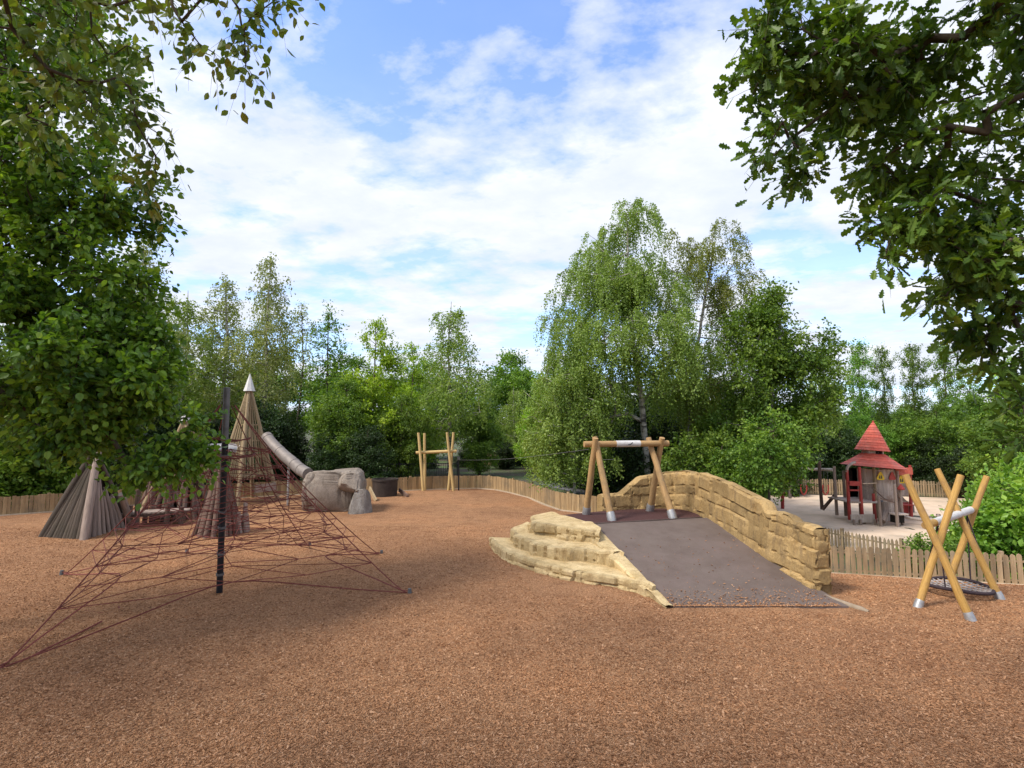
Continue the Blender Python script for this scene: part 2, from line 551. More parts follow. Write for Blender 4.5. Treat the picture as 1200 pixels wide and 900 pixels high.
def chip_mat():
    m, nt, out = new_mat('loose_chip')
    L = nt.links.new
    rp = ramp(nt, [(.0, (.15, .068, .031)), (.3, (.30, .148, .071)), (.6, (.42, .218, .108)), (.85, (.49, .272, .145)), (1, (.58, .36, .215))])
    L(attr_rnd(nt), rp.inputs['Fac'])
    tc = nt.nodes.new('ShaderNodeTexCoord')
    n2 = N(nt, 'ShaderNodeTexNoise', Scale=.22, Detail=7, Roughness=.62)
    L(tc.outputs['Object'], n2.inputs['Vector'])
    r2 = ramp(nt, [(.30, (.74, .70, .70)), (.5, (1, .98, .96)), (.70, (1.18, 1.08, .98))])
    L(n2.outputs['Fac'], r2.inputs['Fac'])
    col = mixc(nt, rp.outputs[0], r2.outputs[0], 1.0, 'MULTIPLY')
    b = N(nt, 'ShaderNodeBsdfPrincipled', Roughness=.9)
    b.inputs['Specular IOR Level'].default_value = .15
    L(col, b.inputs['Base Color'])
    L(b.outputs[0], out.inputs['Surface'])
    return m


def ground_mat():
    m, nt, out = new_mat('woodland_ground')
    L = nt.links.new
    tc = nt.nodes.new('ShaderNodeTexCoord')
    n1 = N(nt, 'ShaderNodeTexNoise', Scale=.35, Detail=8, Roughness=.65)
    L(tc.outputs['Object'], n1.inputs['Vector'])
    n2 = N(nt, 'ShaderNodeTexNoise', Scale=14, Detail=8, Roughness=.75)
    L(tc.outputs['Object'], n2.inputs['Vector'])
    g = ramp(nt, [(.3, (.035, .07, .015)), (.7, (.10, .16, .035))]); L(n2.outputs['Fac'], g.inputs['Fac'])
    s = ramp(nt, [(.3, (.04, .03, .02)), (.7, (.11, .085, .055))]); L(n2.outputs['Fac'], s.inputs['Fac'])
    r = ramp(nt, [(.40, (0, 0, 0)), (.55, (1, 1, 1))]); L(n1.outputs['Fac'], r.inputs['Fac'])
    col = mixc(nt, g.outputs[0], s.outputs[0], r.outputs[0])
    b = N(nt, 'ShaderNodeBsdfPrincipled', Roughness=.95)
    L(col, b.inputs['Base Color'])
    bp = N(nt, 'ShaderNodeBump', Strength=.8, Distance=.05)
    L(n2.outputs['Fac'], bp.inputs['Height']); L(bp.outputs[0], b.inputs['Normal'])
    L(b.outputs[0], out.inputs['Surface'])
    return m


M['mulch'] = mulch_mat()
M['chip'] = chip_mat()
M['ground'] = ground_mat()
M['sand'] = surface('sand', (.54, .395, .275), (.70, .545, .405), 1.1, rough=.95, bump=.4, bscale=35, rnd=0, stain=(.44, .35, .26), stain_scale=.5)
M['asphalt'] = surface('asphalt', (.10, .095, .10), (.17, .165, .17), 3, rough=.9, bump=.3, bscale=80, rnd=0)
M['hill'] = surface('hill', (.018, .035, .018), (.045, .075, .03), .09, rough=.95, bump=0, rnd=0)

# ---------------------------------------------------------------- the setting: ground, mulch, sand, path, hills
def radial_sheet(name, mat, centre, outline, z_off, step_ang=1.5, n_rings=60, bump=0.0, power=1.0):
    cx, cy = centre
    rows = []
    n = int(360 / step_ang)
    bnd = []
    for k in range(n):
        a = 2 * math.pi * k / n
        dx, dy = math.cos(a), math.sin(a)
        best = 0
        for i in range(len(outline)):
            x1, y1 = outline[i]; x2, y2 = outline[(i + 1) % len(outline)]
            ex, ey = x2 - x1, y2 - y1
            den = dx * ey - dy * ex
            if abs(den) < 1e-9: continue
            t = ((x1 - cx) * ey - (y1 - cy) * ex) / den
            s = ((x1 - cx) * dy - (y1 - cy) * dx) / den
            if t > 0 and -1e-6 <= s <= 1 + 1e-6: best = max(best, t)
        bnd.append((dx, dy, best))
    mb = MB()
    for i in range(n_rings + 1):
        t = (i / n_rings) ** power if i else .002
        row = []
        for dx, dy, b in bnd:
            x, y = cx + dx * b * t, cy + dy * b * t
            z = H(x, y) + z_off
            if bump and i < n_rings:
                z += bump * (mnoise.noise(Vector((x * .5, y * .5, 0))) + .6 * mnoise.noise(Vector((x * 1.7, y * 1.7, 5))))
            row.append((x, y, z))
        rows.append(row)
    mb.grid(rows, wrap=True)
    b = len(mb.v)
    return mb.build(name, mat, smooth=True)


# one ground sheet to the horizon
mb = MB()
rows = []
radii = [.05] + [1.0 * i for i in range(1, 48)] + [50, 56, 64, 74, 88, 105, 130, 170, 230, 320, 450, 700, 1100, 1800]
for r_ in radii:
    rows.append([(r_ * math.cos(a), 10 + r_ * math.sin(a), H(r_ * math.cos(a), 10 + r_ * math.sin(a))) for a in [2 * math.pi * k / 160 for k in range(160)]])
mb.grid(rows, wrap=True)
o = mb.build('ground', M['ground'], smooth=True); tag(o, kind='structure', label='dark woodland soil and grass around the playground')

FENCE = [(-22, 3), (-22, 13.5), (-19.5, 16.8), (-16.4, 19.2), (-13.2, 22), (-9.7, 24.3), (-6, 25.4), (-3.6, 26.5), (-1.66, 26.9), (-.75, 26.3), (0.0, 25.0), (.75, 23.3),
         (1.25, 21.4), (1.75, 19.9), (2.7, 19.1), (4.4, 18.3), (6.4, 16.6), (8.1, 14.7)]
PICKET = [(8.1, 14.7), (10, 14.05), (12.1, 13.35), (15, 12.5), (20, 10.5)]
outline = FENCE + PICKET[1:] + [(20, -8), (-22, -8)]
o = radial_sheet('mulch', M['mulch'], (-1.5, 9), outline, .05, 1.0, 90, .024, .9)
tag(o, kind='structure', label='reddish brown wood chip mulch covering the play area')

SAND = [(11.2, 21.5), (12.6, 17.8), (13.6, 16.6), (18, 15.6), (26, 17), (36, 22), (36, 30), (30, 33), (24, 34.6), (18, 35.6), (11, 36), (10.6, 28)]
o = radial_sheet('sand', M['sand'], (17, 26), SAND, .012, 2, 30, .02)
tag(o, kind='structure', label='pale sand yard around the red roofed play house')

# a grey path winding through the trees beyond the fence
mb = MB()
rows = []
pp = [(1.9, 29.5), (2.9, 27.2), (4.0, 25), (5.2, 23), (6.4, 21), (8.4, 18.6)]
for i in range(len(pp) - 1):
    for s in range(6):
        t = s / 6
        x = pp[i][0] * (1 - t) + pp[i + 1][0] * t; y = pp[i][1] * (1 - t) + pp[i + 1][1] * t
        ang = math.atan2(pp[i + 1][1] - pp[i][1], pp[i + 1][0] - pp[i][0]) + math.pi / 2
        rows.append([(x + math.cos(ang) * w, y + math.sin(ang) * w, H(x + math.cos(ang) * w, y + math.sin(ang) * w) + .02) for w in (-.7, -.35, 0, .35, .7)])
mb.grid(rows)
o = mb.build('path', M['asphalt'], smooth=True); tag(o, kind='structure', label='grey path between the trees behind the fence')

# wooded hills on the skyline to the right
mb = MB()
rows = []
for j in range(9):
    row = []
    for i in range(90):
        a = R(-35 + i * 1.6)
        d = 330 + j * 55
        x, y = math.sin(a) * d, math.cos(a) * d
        hh = (16 + 16 * mnoise.noise(Vector((x * .006, y * .004, 9))) + 5 * mnoise.noise(Vector((x * .03, y * .03, 2)))
              + 1.6 * mnoise.noise(Vector((x * .12, y * .12, 2)))) * math.sin(math.pi * (j + .2) / 8.6) * (.5 + .7 * ss(-.1, .8, a))
        row.append((x, y, -2 + max(0, hh) * 1.05))
    rows.append(row)
mb.grid(rows)
o = mb.build('hills', M['hill'], smooth=True); tag(o, kind='structure', label='low wooded hills on the skyline')


def mulch_z(x, y):
    return H(x, y) + .05 + .024 * (mnoise.noise(Vector((x * .5, y * .5, 0))) + .6 * mnoise.noise(Vector((x * 1.7, y * 1.7, 5))))


# ---------------------------------------------------------------- numpy meshes (foliage, chips)
def np_mesh(name, verts, loops, starts, rnd, mat, smooth=False):
    me = bpy.data.meshes.new(name)
    me.vertices.add(len(verts)); me.vertices.foreach_set('co', np.ascontiguousarray(verts, dtype=np.float32).ravel())
    me.loops.add(len(loops)); me.loops.foreach_set('vertex_index', np.ascontiguousarray(loops, dtype=np.int32))
    me.polygons.add(len(starts)); me.polygons.foreach_set('loop_start', np.ascontiguousarray(starts, dtype=np.int32))
    me.update(calc_edges=True)
    at = me.attributes.new('rnd', 'FLOAT', 'FACE')
    at.data.foreach_set('value', np.ascontiguousarray(rnd, dtype=np.float32))
    me.polygons.foreach_set('use_smooth', np.full(len(starts), bool(smooth)))
    me.materials.append(mat)
    return me


def stamp(template, faces, pos, ax, ay, az, size):
    """copies of a small template (verts, faces) at pos with axes ax, ay, az"""
    T = np.array(template, dtype=np.float32)
    n, k = len(pos), len(T)
    v = (pos[:, None, :] + size[:, None, None] * (T[None, :, 0:1] * ax[:, None, :] + T[None, :, 1:2] * ay[:, None, :] + T[None, :, 2:3] * az[:, None, :]))
    fl = np.concatenate([np.array(f) for f in faces])
    ln = np.array([len(f) for f in faces])
    loops = (np.arange(n)[:, None] * k + fl[None, :]).ravel()
    tot = len(fl)
    st = np.concatenate([[0], np.cumsum(ln)[:-1]])
    starts = (np.arange(n)[:, None] * tot + st[None, :]).ravel()
    return v.reshape(-1, 3), loops, starts, len(faces)


def norm(a):
    return a / np.maximum(np.linalg.norm(a, axis=-1, keepdims=True), 1e-9)


LEAF_OVAL = ([(0, 0, 0), (.26, .28, .05), (.30, .6, .05), (0, 1, -.08), (-.30, .6, .05), (-.26, .28, .05)], [(0, 1, 2, 3), (0, 3, 4, 5)])
LEAF_ROUND = ([(0, 0, 0), (.36, .22, .06), (.42, .62, .05), (.14, .95, -.04), (0, .92, -.05), (-.14, .95, -.04), (-.42, .62, .05), (-.36, .22, .06)],
              [(0, 1, 2, 3, 4), (0, 4, 5, 6, 7)])
LEAF_HAZEL = ([(0, 0, 0), (.27, .14, .05), (.39, .42, .06), (.27, .74, .03), (.0, 1.05, -.09), (-.27, .74, .03), (-.39, .42, .06), (-.27, .14, .05)],
              [(0, 1, 2, 3, 4), (0, 4, 5, 6, 7)])
LEAF_FAR = ([(0, 0, 0), (.34, .5, .06), (0, 1, 0), (-.34, .5, .06)], [(0, 1, 2, 3)])
_h = [(.05, .10), (.17, .20), (.10, .30), (.27, .42), (.15, .54), (.31, .68), (.18, .76), (.21, .90), (.08, .97)]
LEAF_OAK = ([(0, 0, 0)] + [(x, y, .10 * x) for x, y in _h] + [(0, 1, -.06)] + [(-x, y, .10 * x) for x, y in reversed(_h)],
            [tuple(range(0, 11)), (0, 10) + tuple(range(11, 20))])


def leaves_on_clusters(rng, C, out_dir, kind, n_twig, n_leaf, twig_len, leaf, size, droop=.0, up=1.0, jitter=.05, spread=1.0):
    """leaf arrays for sprigs at the cluster centres C"""
    n = len(C)
    d = rng.normal(size=(n, n_twig, 3)) * spread + out_dir[:, None, :] * .9
    d[..., 2] -= droop
    d = norm(d)
    t = (np.arange(n_leaf)[None, None, :] + rng.random((n, n_twig, n_leaf))) / n_leaf
    L = twig_len * (.6 + .8 * rng.random((n, n_twig, 1)))
    p = C[:, None, None, :] + d[:, :, None, :] * (t * L)[..., None]
    p[..., 2] -= droop * .35 * L * t ** 2
    p = p + rng.normal(size=p.shape) * jitter
    ld = d[:, :, None, :] * .8 + rng.normal(size=p.shape) * .75
    ld[..., 2] -= .25 + droop * .5
    ld = norm(ld)
    nn = rng.normal(size=p.shape) * .75
    nn[..., 2] += up
    az = nn - ld * (nn * ld).sum(-1, keepdims=True)
    az = norm(az)
    ax = np.cross(ld, az)
    clr = rng.random((n, 1, 1)) * .55 + rng.random((n, n_twig, n_leaf)) * .5
    sz = size * (.65 + .6 * rng.random((n, n_twig, n_leaf)))
    return p.reshape(-1, 3), ax.reshape(-1, 3), ld.reshape(-1, 3), az.reshape(-1, 3), sz.ravel(), clr.ravel().clip(0, 1), (d, L)


def strands_on_clusters(rng, C, out_dir, n_str, n_leaf, length, leaf, size, jitter=.06):
    """hanging birch strands"""
    n = len(C)
    d = rng.normal(size=(n, n_str, 3)) * .6 + out_dir[:, None, :] * .7
    d[..., 2] = np.abs(d[..., 2]) * .3
    d = norm(d)
    t = (np.arange(n_leaf)[None, None, :] + rng.random((n, n_str, n_leaf))) / n_leaf
    L = length * (.4 + 1.0 * rng.random((n, n_str, 1)))
    p = C[:, None, None, :] + d[:, :, None, :] * (.42 * np.sqrt(t) * np.minimum(L, .9))[..., None]
    p[..., 2] -= L * t ** 1.35
    p = p + rng.normal(size=p.shape) * jitter
    ld = rng.normal(size=p.shape) * .7 + d[:, :, None, :] * .3
    ld[..., 2] -= .8
    ld = norm(ld)
    nn = rng.normal(size=p.shape) + out_dir[:, None, None, :] * .5
    nn[..., 2] += .35
    az = norm(nn - ld * (nn * ld).sum(-1, keepdims=True))
    ax = np.cross(ld, az)
    clr = rng.random((n, 1, 1)) * .5 + rng.random((n, n_str, n_leaf)) * .5
    sz = size * (.65 + .6 * rng.random((n, n_str, n_leaf)))
    return p.reshape(-1, 3), ax.reshape(-1, 3), ld.reshape(-1, 3), az.reshape(-1, 3), sz.ravel(), clr.ravel().clip(0, 1), None


def sample_blobs(rng, blobs, gap=.0, gap_scale=1.0, seed=0):
    pts, outs = [], []
    for (c, r, n) in blobs:
        c, r = np.array(c, float), np.array(r, float)
        k = 0
        tries = 0
        while k < n and tries < n * 12:
            tries += 1
            v = rng.normal(size=3); v /= np.linalg.norm(v)
            q = c + v * r * (rng.random() ** .38)
            if gap and mnoise.noise(Vector(q) * gap_scale + Vector((seed, seed * 1.7, 0))) < gap - .5: continue
            pts.append(q)
            o_ = (q - c) / r
            outs.append(o_ / max(np.linalg.norm(o_), 1e-6))
            k += 1
    return np.array(pts), np.array(outs)


def skeleton(rng, trunk, r0, C, seg=.5, r_tip=.012, rise=.8, sides=5, min_r=.0, wig=.12, sag=0.0):
    """a tapered trunk along the polyline and limbs that reach every cluster centre"""
    pos, par, is_tr = [], [], []
    tr = [np.array(p, float) for p in trunk]
    for i in range(len(tr) - 1):
        L = np.linalg.norm(tr[i + 1] - tr[i]); m = max(1, int(L / seg))
        for s in range(m + (1 if i == len(tr) - 2 else 0)):
            q = tr[i] + (tr[i + 1] - tr[i]) * s / m
            if pos: q = q + rng.normal(size=3) * .02 * min(1, L)
            par.append(len(pos) - 1); pos.append(q); is_tr.append(True)
    nt = len(pos)
    tlen = [0.0]
    for i in range(1, nt): tlen.append(tlen[-1] + np.linalg.norm(pos[i] - pos[i - 1]))
    axis_d = np.array([min(np.linalg.norm(c - p) for p in pos) for c in C])
    tips = []
    first = max(1, int(nt * .15))
    P_ = np.zeros((nt + len(C) * 14, 3)); P_[:nt] = np.array(pos); cnt = nt
    for ci in np.argsort(axis_d):
        c = C[ci]
        Q = P_[first:cnt]
        dv = c - Q
        dist = np.linalg.norm(dv, axis=1)
        hor = np.linalg.norm(dv[:, :2], axis=1)
        cost = dist + rise * np.maximum(0, -dv[:, 2] + .25 * hor)
        j = int(np.argmin(cost)) + first
        a = P_[j].copy()
        L = np.linalg.norm(c - a); m = max(1, min(12, int(L / seg)))
        prev = j
        bend = rng.normal(size=3) * wig * L
        for s in range(1, m + 1):
            t = s / m
            q = a + (c - a) * t + bend * math.sin(math.pi * t) + np.array([0, 0, (.12 - sag) * L * math.sin(math.pi * t)])
            if cnt < len(P_):
                P_[cnt] = q
                par.append(prev); is_tr.append(False)
                prev = cnt; cnt += 1
        tips.append(prev)
    w = np.zeros(cnt)
    for t in tips: w[t] += 1
    for i in range(cnt - 1, 0, -1): w[par[i]] += w[i]
    rad = r_tip * np.maximum(w, .6) ** .42
    for i in range(nt):
        rad[i] = max(min(rad[i], r0), r0 * (1 - .92 * tlen[i] / max(tlen[-1], 1e-6)) ** .9, r_tip)
    rad[nt:] = np.minimum(rad[nt:], r0 * .5)
    e = [(par[i], i) for i in range(1, cnt) if rad[i] >= min_r]
    A = np.array([P_[a] for a, b in e]); B = np.array([P_[b] for a, b in e])
    ra = np.array([min(rad[a], rad[b] * 1.5 if is_tr[b] is False else rad[a]) for a, b in e]); rb = np.array([rad[b] for a, b in e])
    B = B + norm(B - A) * rb[:, None] * .3
    d = norm(B - A)
    ref = np.where(np.abs(d[:, 2:3]) < .9, np.array([[0, 0, 1.0]]), np.array([[1.0, 0, 0]]))
    s1 = norm(np.cross(d, ref)); s2 = np.cross(d, s1)
    ang = np.arange(sides) * 2 * math.pi / sides
    ringA = A[:, None, :] + ra[:, None, None] * (np.cos(ang)[None, :, None] * s1[:, None, :] + np.sin(ang)[None, :, None] * s2[:, None, :])
    ringB = B[:, None, :] + rb[:, None, None] * (np.cos(ang)[None, :, None] * s1[:, None, :] + np.sin(ang)[None, :, None] * s2[:, None, :])
    V = np.concatenate([ringA, ringB], 1).reshape(-1, 3)
    k = np.arange(sides); k2 = (k + 1) % sides
    q = np.stack([k, k2, k2 + sides, k + sides], 1)
    loops = (np.arange(len(A))[:, None, None] * 2 * sides + q[None]).reshape(-1)
    starts = np.arange(len(A) * sides) * 4
    return V, loops, starts


def make_tree(name, label, cat, base, trunk, r0, blobs, leafmat, barkmat, style='sprig', group=None, seed=1, gap=.0, gap_scale=1.0,
              tmpl=LEAF_FAR, n_twig=4, n_leaf=8, twig_len=.5, size=.12, droop=.1, up=1.0, jitter=.06, seg=.5, r_tip=.012, sides=5,
              min_r=0.0, trunk_name='trunk', crown_name='crown', rise=.8, spread=1.0, wig=.12, sag=0.0, extra_strands=None, twigs=False):
    """trunk/blobs in world coordinates; base is the thing's origin"""
    rng = np.random.default_rng(seed)
    base = Vector(base)
    root = empty(name, base, label, cat, group)
    C, out = sample_blobs(rng, blobs, gap, gap_scale, seed)
    V, lp, st = skeleton(rng, trunk, r0, C, seg, r_tip, rise, sides, min_r, wig, sag)
    if style == 'strand':
        p, ax, ay, az, sz, clr, _ = strands_on_clusters(rng, C, out, n_twig, n_leaf, twig_len, tmpl, size, jitter)
    else:
        p, ax, ay, az, sz, clr, tw = leaves_on_clusters(rng, C, out, style, n_twig, n_leaf, twig_len, tmpl, size, droop, up, jitter, spread)
        if twigs:
            d, L = tw
            A = np.repeat(C[:, None, :], d.shape[1], 1).reshape(-1, 3)
            D = d.reshape(-1, 3); LL = L.reshape(-1, 1)
            mid = A + D * LL * .55; end = A + D * LL * 1.02
            mid[:, 2] -= droop * .35 * LL[:, 0] * .3; end[:, 2] -= droop * .35 * LL[:, 0]
            TV, TL, TS = [], [], []
            off = len(V); lo = len(lp)
            for a_, b_, w0, w1 in ((A, mid, r_tip * .5, r_tip * .38), (mid, end, r_tip * .38, r_tip * .15)):
                dd = norm(b_ - a_); s1 = norm(np.cross(dd, rng.normal(size=dd.shape))); s2 = np.cross(dd, s1)
                ring = []
                for w_, q_ in ((w0, a_), (w1, b_)):
                    for k in range(3):
                        an = k * 2.0944
                        ring.append(q_ + w_ * (math.cos(an) * s1 + math.sin(an) * s2))
                vv = np.stack(ring, 1).reshape(-1, 3)
                q = np.array([(0, 1, 4, 3), (1, 2, 5, 4), (2, 0, 3, 5)])
                l_ = (np.arange(len(a_))[:, None, None] * 6 + q[None]).reshape(-1) + off
                TV.append(vv); TL.append(l_); TS.append(np.arange(len(a_) * 3) * 4 + lo)
                off += len(vv); lo += len(l_)
            V = np.concatenate([V] + TV); lp = np.concatenate([lp] + TL); st = np.concatenate([st] + TS)
    me = np_mesh(trunk_name, V - np.array(base), lp, st, np.full(len(st), .5), barkmat, True)
    link_mesh(trunk_name, me, root)
    v, lp, st, nf = stamp(tmpl[0], tmpl[1], p, ax, ay, az, sz)
    me = np_mesh(crown_name, v - np.array(base), lp, st, np.repeat(clr, nf), leafmat)
    link_mesh(crown_name, me, root)
    return root


def place(proto, x, y, s=1.0, rz=None, label=None, sz=None, first=False, group=None, z=None, cat=None, name=None, mat=None):
    o = proto if first else copy_tree(proto)
    if name: o.name = name
    o.location = (x, y, (H(x, y) - .05) if z is None else z)
    o.rotation_euler = (0, 0, random.uniform(0, 6.28) if rz is None else rz)
    o.scale = (s, s, sz or s)
    if label: o['label'] = label
    if group: o['group'] = group
    if cat: o['category'] = cat
    return o

# ---------------------------------------------------------------- fences
def path_samples(pts, step):
    out = []
    carry = 0.0
    for i in range(len(pts) - 1):
        a, b = Vector(pts[i]).to_2d(), Vector(pts[i + 1]).to_2d()
        L = (b - a).length
        t = (b - a) / L
        s = carry
        while s < L:
            out.append((a + t * s, t))
            s += step
        carry = s - L
    return out


def fence(name, label, cat, pts, height, w, gap, style, mat, rails=(.2, .8), post_step=1.9, side=1, post_h=0.06, base_board=True, group=None, lean=.012):
    x0, y0 = pts[0]
    root = empty(name, (x0, y0, H(x0, y0)), label, cat, group)
    mb = MB()
    for p, t in path_samples(pts, w + gap):
        z = H(p.x, p.y) + .02
        n = Vector((-t.y, t.x, 0)) * side
        t3 = Vector((t.x, t.y, 0))
        h = height * (1 + random.uniform(-.025, .025))
        ln = random.uniform(-lean, lean) * 2
        hw = w / 2 * random.uniform(.94, 1.02)
        a = Vector((p.x, p.y, z)) + n * random.uniform(-.006, .006)
        up = Vector((ln * t3.x, ln * t3.y, 1))
        if style == 'round':
            ol = [(-hw, 0), (hw, 0), (hw, h - .06), (hw * .72, h - .022), (0, h), (-hw * .72, h - .022), (-hw, h - .06)]
        elif style == 'point':
            ol = [(-hw, 0), (hw, 0), (hw, h - .07), (0, h), (-hw, h - .07)]
        else:
            ol = [(-hw, 0), (hw, 0), (hw, h), (-hw, h)]
        poly = [a + t3 * u + up * v for u, v in ol]
        f0 = len(mb.f)
        mb.flat_prism(poly, n * .022)
        r = random.random()
        for k in range(f0, len(mb.f)): mb.rn[k] = r
    mb.build('pickets', mat, root)
    mb = MB()
    for rz in rails:
        for i in range(len(pts) - 1):
            a, b = Vector(pts[i]), Vector(pts[i + 1])
            m = max(1, int((b - a).length / 1.0))
            for s in range(m):
                p, q = a.lerp(b, s / m), a.lerp(b, (s + 1) / m)
                t = (b - a).normalized(); n = Vector((-t.y, t.x)) * side * .045
                mb.beam((p.x + n.x, p.y + n.y, H(p.x, p.y) + height * rz), (q.x + n.x, q.y + n.y, H(q.x, q.y) + height * rz), .075, .04, .5)
    mb.build('rail', mat, root)
    for p, t in path_samples(pts, post_step):
        mb = MB()
        n = Vector((-t.y, t.x)) * side * .11
        z = H(p.x, p.y)
        mb.box((p.x + n.x, p.y + n.y, z + (height + post_h) / 2 - .1), (.085, .085, height + post_h + .2), Matrix.Rotation(math.atan2(t.y, t.x), 3, 'Z'))
        mb.build('post', mat, root)
    if base_board:
        mb = MB()
        for i in range(len(pts) - 1):
            a, b = Vector(pts[i]), Vector(pts[i + 1])
            m = max(1, int((b - a).length / 1.2))
            t = (b - a).normalized(); n = Vector((-t.y, t.x)) * side * -.045
            for s in range(m):
                p, q = a.lerp(b, s / m), a.lerp(b, (s + 1) / m)
                mb.beam((p.x + n.x, p.y + n.y, H(p.x, p.y) + .06), (q.x + n.x, q.y + n.y, H(q.x, q.y) + .06), .14, .035)
        mb.build('base_board', M['pale_wood'], root)
    return root


fence('board_fence', 'long curving fence of close set upright boards round the mulch behind the far posts', 'fence',
      FENCE, .64, .105, .006, 'flat', M['fence_wood'])
fence('picket_fence', 'round topped picket fence behind the basket swing, at the lower edge of the mulch', 'fence',
      PICKET, .74, .105, .028, 'round', M['picket_wood'])
fence('picket_fence', 'narrow pointed picket fence in front of the sand yard, above the planting strip', 'fence',
      [(9.6, 22.6), (10.4, 20.8), (11.3, 18.6), (12.3, 16.7), (14, 15.6), (17.5, 14.8), (24, 15.5)], .80, .07, .055, 'point', M['picket_wood'], base_board=False)
fence('picket_fence', 'far picket fence along the back of the sand yard, behind the play house', 'fence',
      [(10.4, 36.4), (14, 36.4), (18, 35.9), (24, 34.9), (30, 33.3), (36.5, 30), (40, 26)], .95, .10, .04, 'round', M['picket_wood'], base_board=False)
fence('plank_fence', 'weathered plank fence far back in the dark wood, seen between the tree trunks', 'fence',
      [(-3.2, 44), (.5, 43), (3.2, 42), (6.5, 41)], 1.0, .14, .01, 'flat', M['fence_wood'], base_board=False)

# black railing beyond the board fence, beside the big tub
root = empty('metal_railing', (-8.5, 29.5, 0), 'thin black metal railing standing behind the board fence beside the round tub', 'railing')
mb = MB()
for z in (.12, 1.0):
    mb.beam((-8.5, 29.5, z), (-3.0, 30.6, z), .035, .035)
for i in range(46):
    t = i / 45
    mb.tube([(-8.5 + 5.5 * t, 29.5 + 1.1 * t, 0.08), (-8.5 + 5.5 * t, 29.5 + 1.1 * t, 1.03)], .009, 5)
mb.build('bars', M['black_metal'], root)
for i in range(4):
    t = i / 3
    mb = MB(); mb.tube([(-8.5 + 5.5 * t, 29.53 + 1.1 * t, -.1), (-8.5 + 5.5 * t, 29.53 + 1.1 * t, 1.12)], .03, 8)
    mb.build('post', M['black_metal'], root)


# ---------------------------------------------------------------- carved rock: blocks in courses
class Blocks:
    def __init__(self, seed, courses, wmin, wmax, length, flat=1.0):
        self.flat = flat
        rg = random.Random(seed)
        self.c = []
        z = courses[0]
        self.bounds = list(courses)
        self.j = []
        for k in range(len(courses)):
            js, u = [], -rg.random() * wmax
            while u < length + wmax:
                js.append(u); u += rg.uniform(wmin, wmax)
            self.j.append((js, [rg.uniform(-.5, .5) for _ in js], [rg.random() for _ in js], [rg.uniform(-.25, .25) for _ in js]))

    def at(self, u, v, rel=1.0):
        v2 = v + .11 * mnoise.noise(Vector((u * .55, 3.3, 0))) + .035 * mnoise.noise(Vector((u * 2.3, v * 1.2, 8))) + .012 * mnoise.noise(Vector((u * 9, v * 5, 8)))
        k = 0
        while k < len(self.bounds) - 1 and v2 > self.bounds[k + 1]: k += 1
        js, off, col, tilt = self.j[k]
        uu = u + .07 * mnoise.noise(Vector((v * 4, u, k * 3.1))) + .02 * mnoise.noise(Vector((v * 14, u * 6, k)))
        i = 0
        while i < len(js) - 2 and uu > js[i + 1]: i += 1
        du = min(uu - js[i], js[i + 1] - uu)
        dv = min(v2 - self.bounds[k], (self.bounds[k + 1] - v2) if k < len(self.bounds) - 1 else 9)
        if k == 0: dv = 9 if v2 - self.bounds[0] < .5 * (self.bounds[1] - self.bounds[0] if len(self.bounds) > 1 else 1) else dv
        d = min(du, dv)
        groove = max((1 - ss(0, .022, dv)) * .8, 1 - ss(0, .024, du))
        f = mnoise.noise(Vector((u * 5, v * 5, k + i * 1.7))) + .6 * mnoise.noise(Vector((u * 13, v * 13, k * 2.0)))
        tv = (col[i] - .5) * .22 * (v2 - self.bounds[k] - .12)
        return self.flat * (off[i] * .055 + tilt[i] * (uu - js[i] - .2) * .28 + tv) - groove * .045 + .008 * f, col[i]


def resample(pts, step):
    """arc-length samples of a smoothed polyline"""
    P3 = [Vector(p) for p in pts]
    dense = []
    n = len(P3)
    for i in range(n - 1):
        p0, p1, p2, p3 = P3[max(i - 1, 0)], P3[i], P3[i + 1], P3[min(i + 2, n - 1)]
        for s in range(24):
            t = s / 24
            dense.append(.5 * ((2 * p1) + (p2 - p0) * t + (2 * p0 - 5 * p1 + 4 * p2 - p3) * t * t + (3 * p1 - p0 - 3 * p2 + p3) * t ** 3))
    dense.append(P3[-1])
    out, acc, L = [dense[0]], 0.0, 0.0
    us = [0.0]
    for i in range(1, len(dense)):
        L += (dense[i] - dense[i - 1]).length
        if L - us[-1] >= step:
            out.append(dense[i]); us.append(L)
    return out, us


def n2(a, b):
    t = (Vector((b.x - a.x, b.y - a.y, 0))).normalized()
    return Vector((t.y, -t.x, 0))


def fbm(p, s):
    return mnoise.noise(p * s) + .5 * mnoise.noise(p * s * 2.1) + .25 * mnoise.noise(p * s * 4.3)


# the stone wall that runs along the ramp and round the back of the deck
WP = [(2.42, 15.05), (3.3, 15.38), (4.2, 15.5), (4.72, 15.15), (4.80, 14.2), (4.92, 13.0), (5.10, 11.5), (5.34, 9.98)]
PROF = [(690, 584), (707, 581), (727, 579), (734, 573), (741, 567), (749, 560), (760, 558), (775, 555), (800, 552.5), (808, 555), (818, 555), (831, 561), (848, 567), (870, 579), (889, 589),
        (893, 600), (905, 601), (918, 606), (922, 612), (941, 617), (946, 620), (955, 622), (970, 630)]


def prof(px):
    for i in range(len(PROF) - 1):
        if px <= PROF[i + 1][0]:
            t = (px - PROF[i][0]) / (PROF[i + 1][0] - PROF[i][0])
            return PROF[i][1] * (1 - t) + PROF[i + 1][1] * t
    return PROF[-1][1]


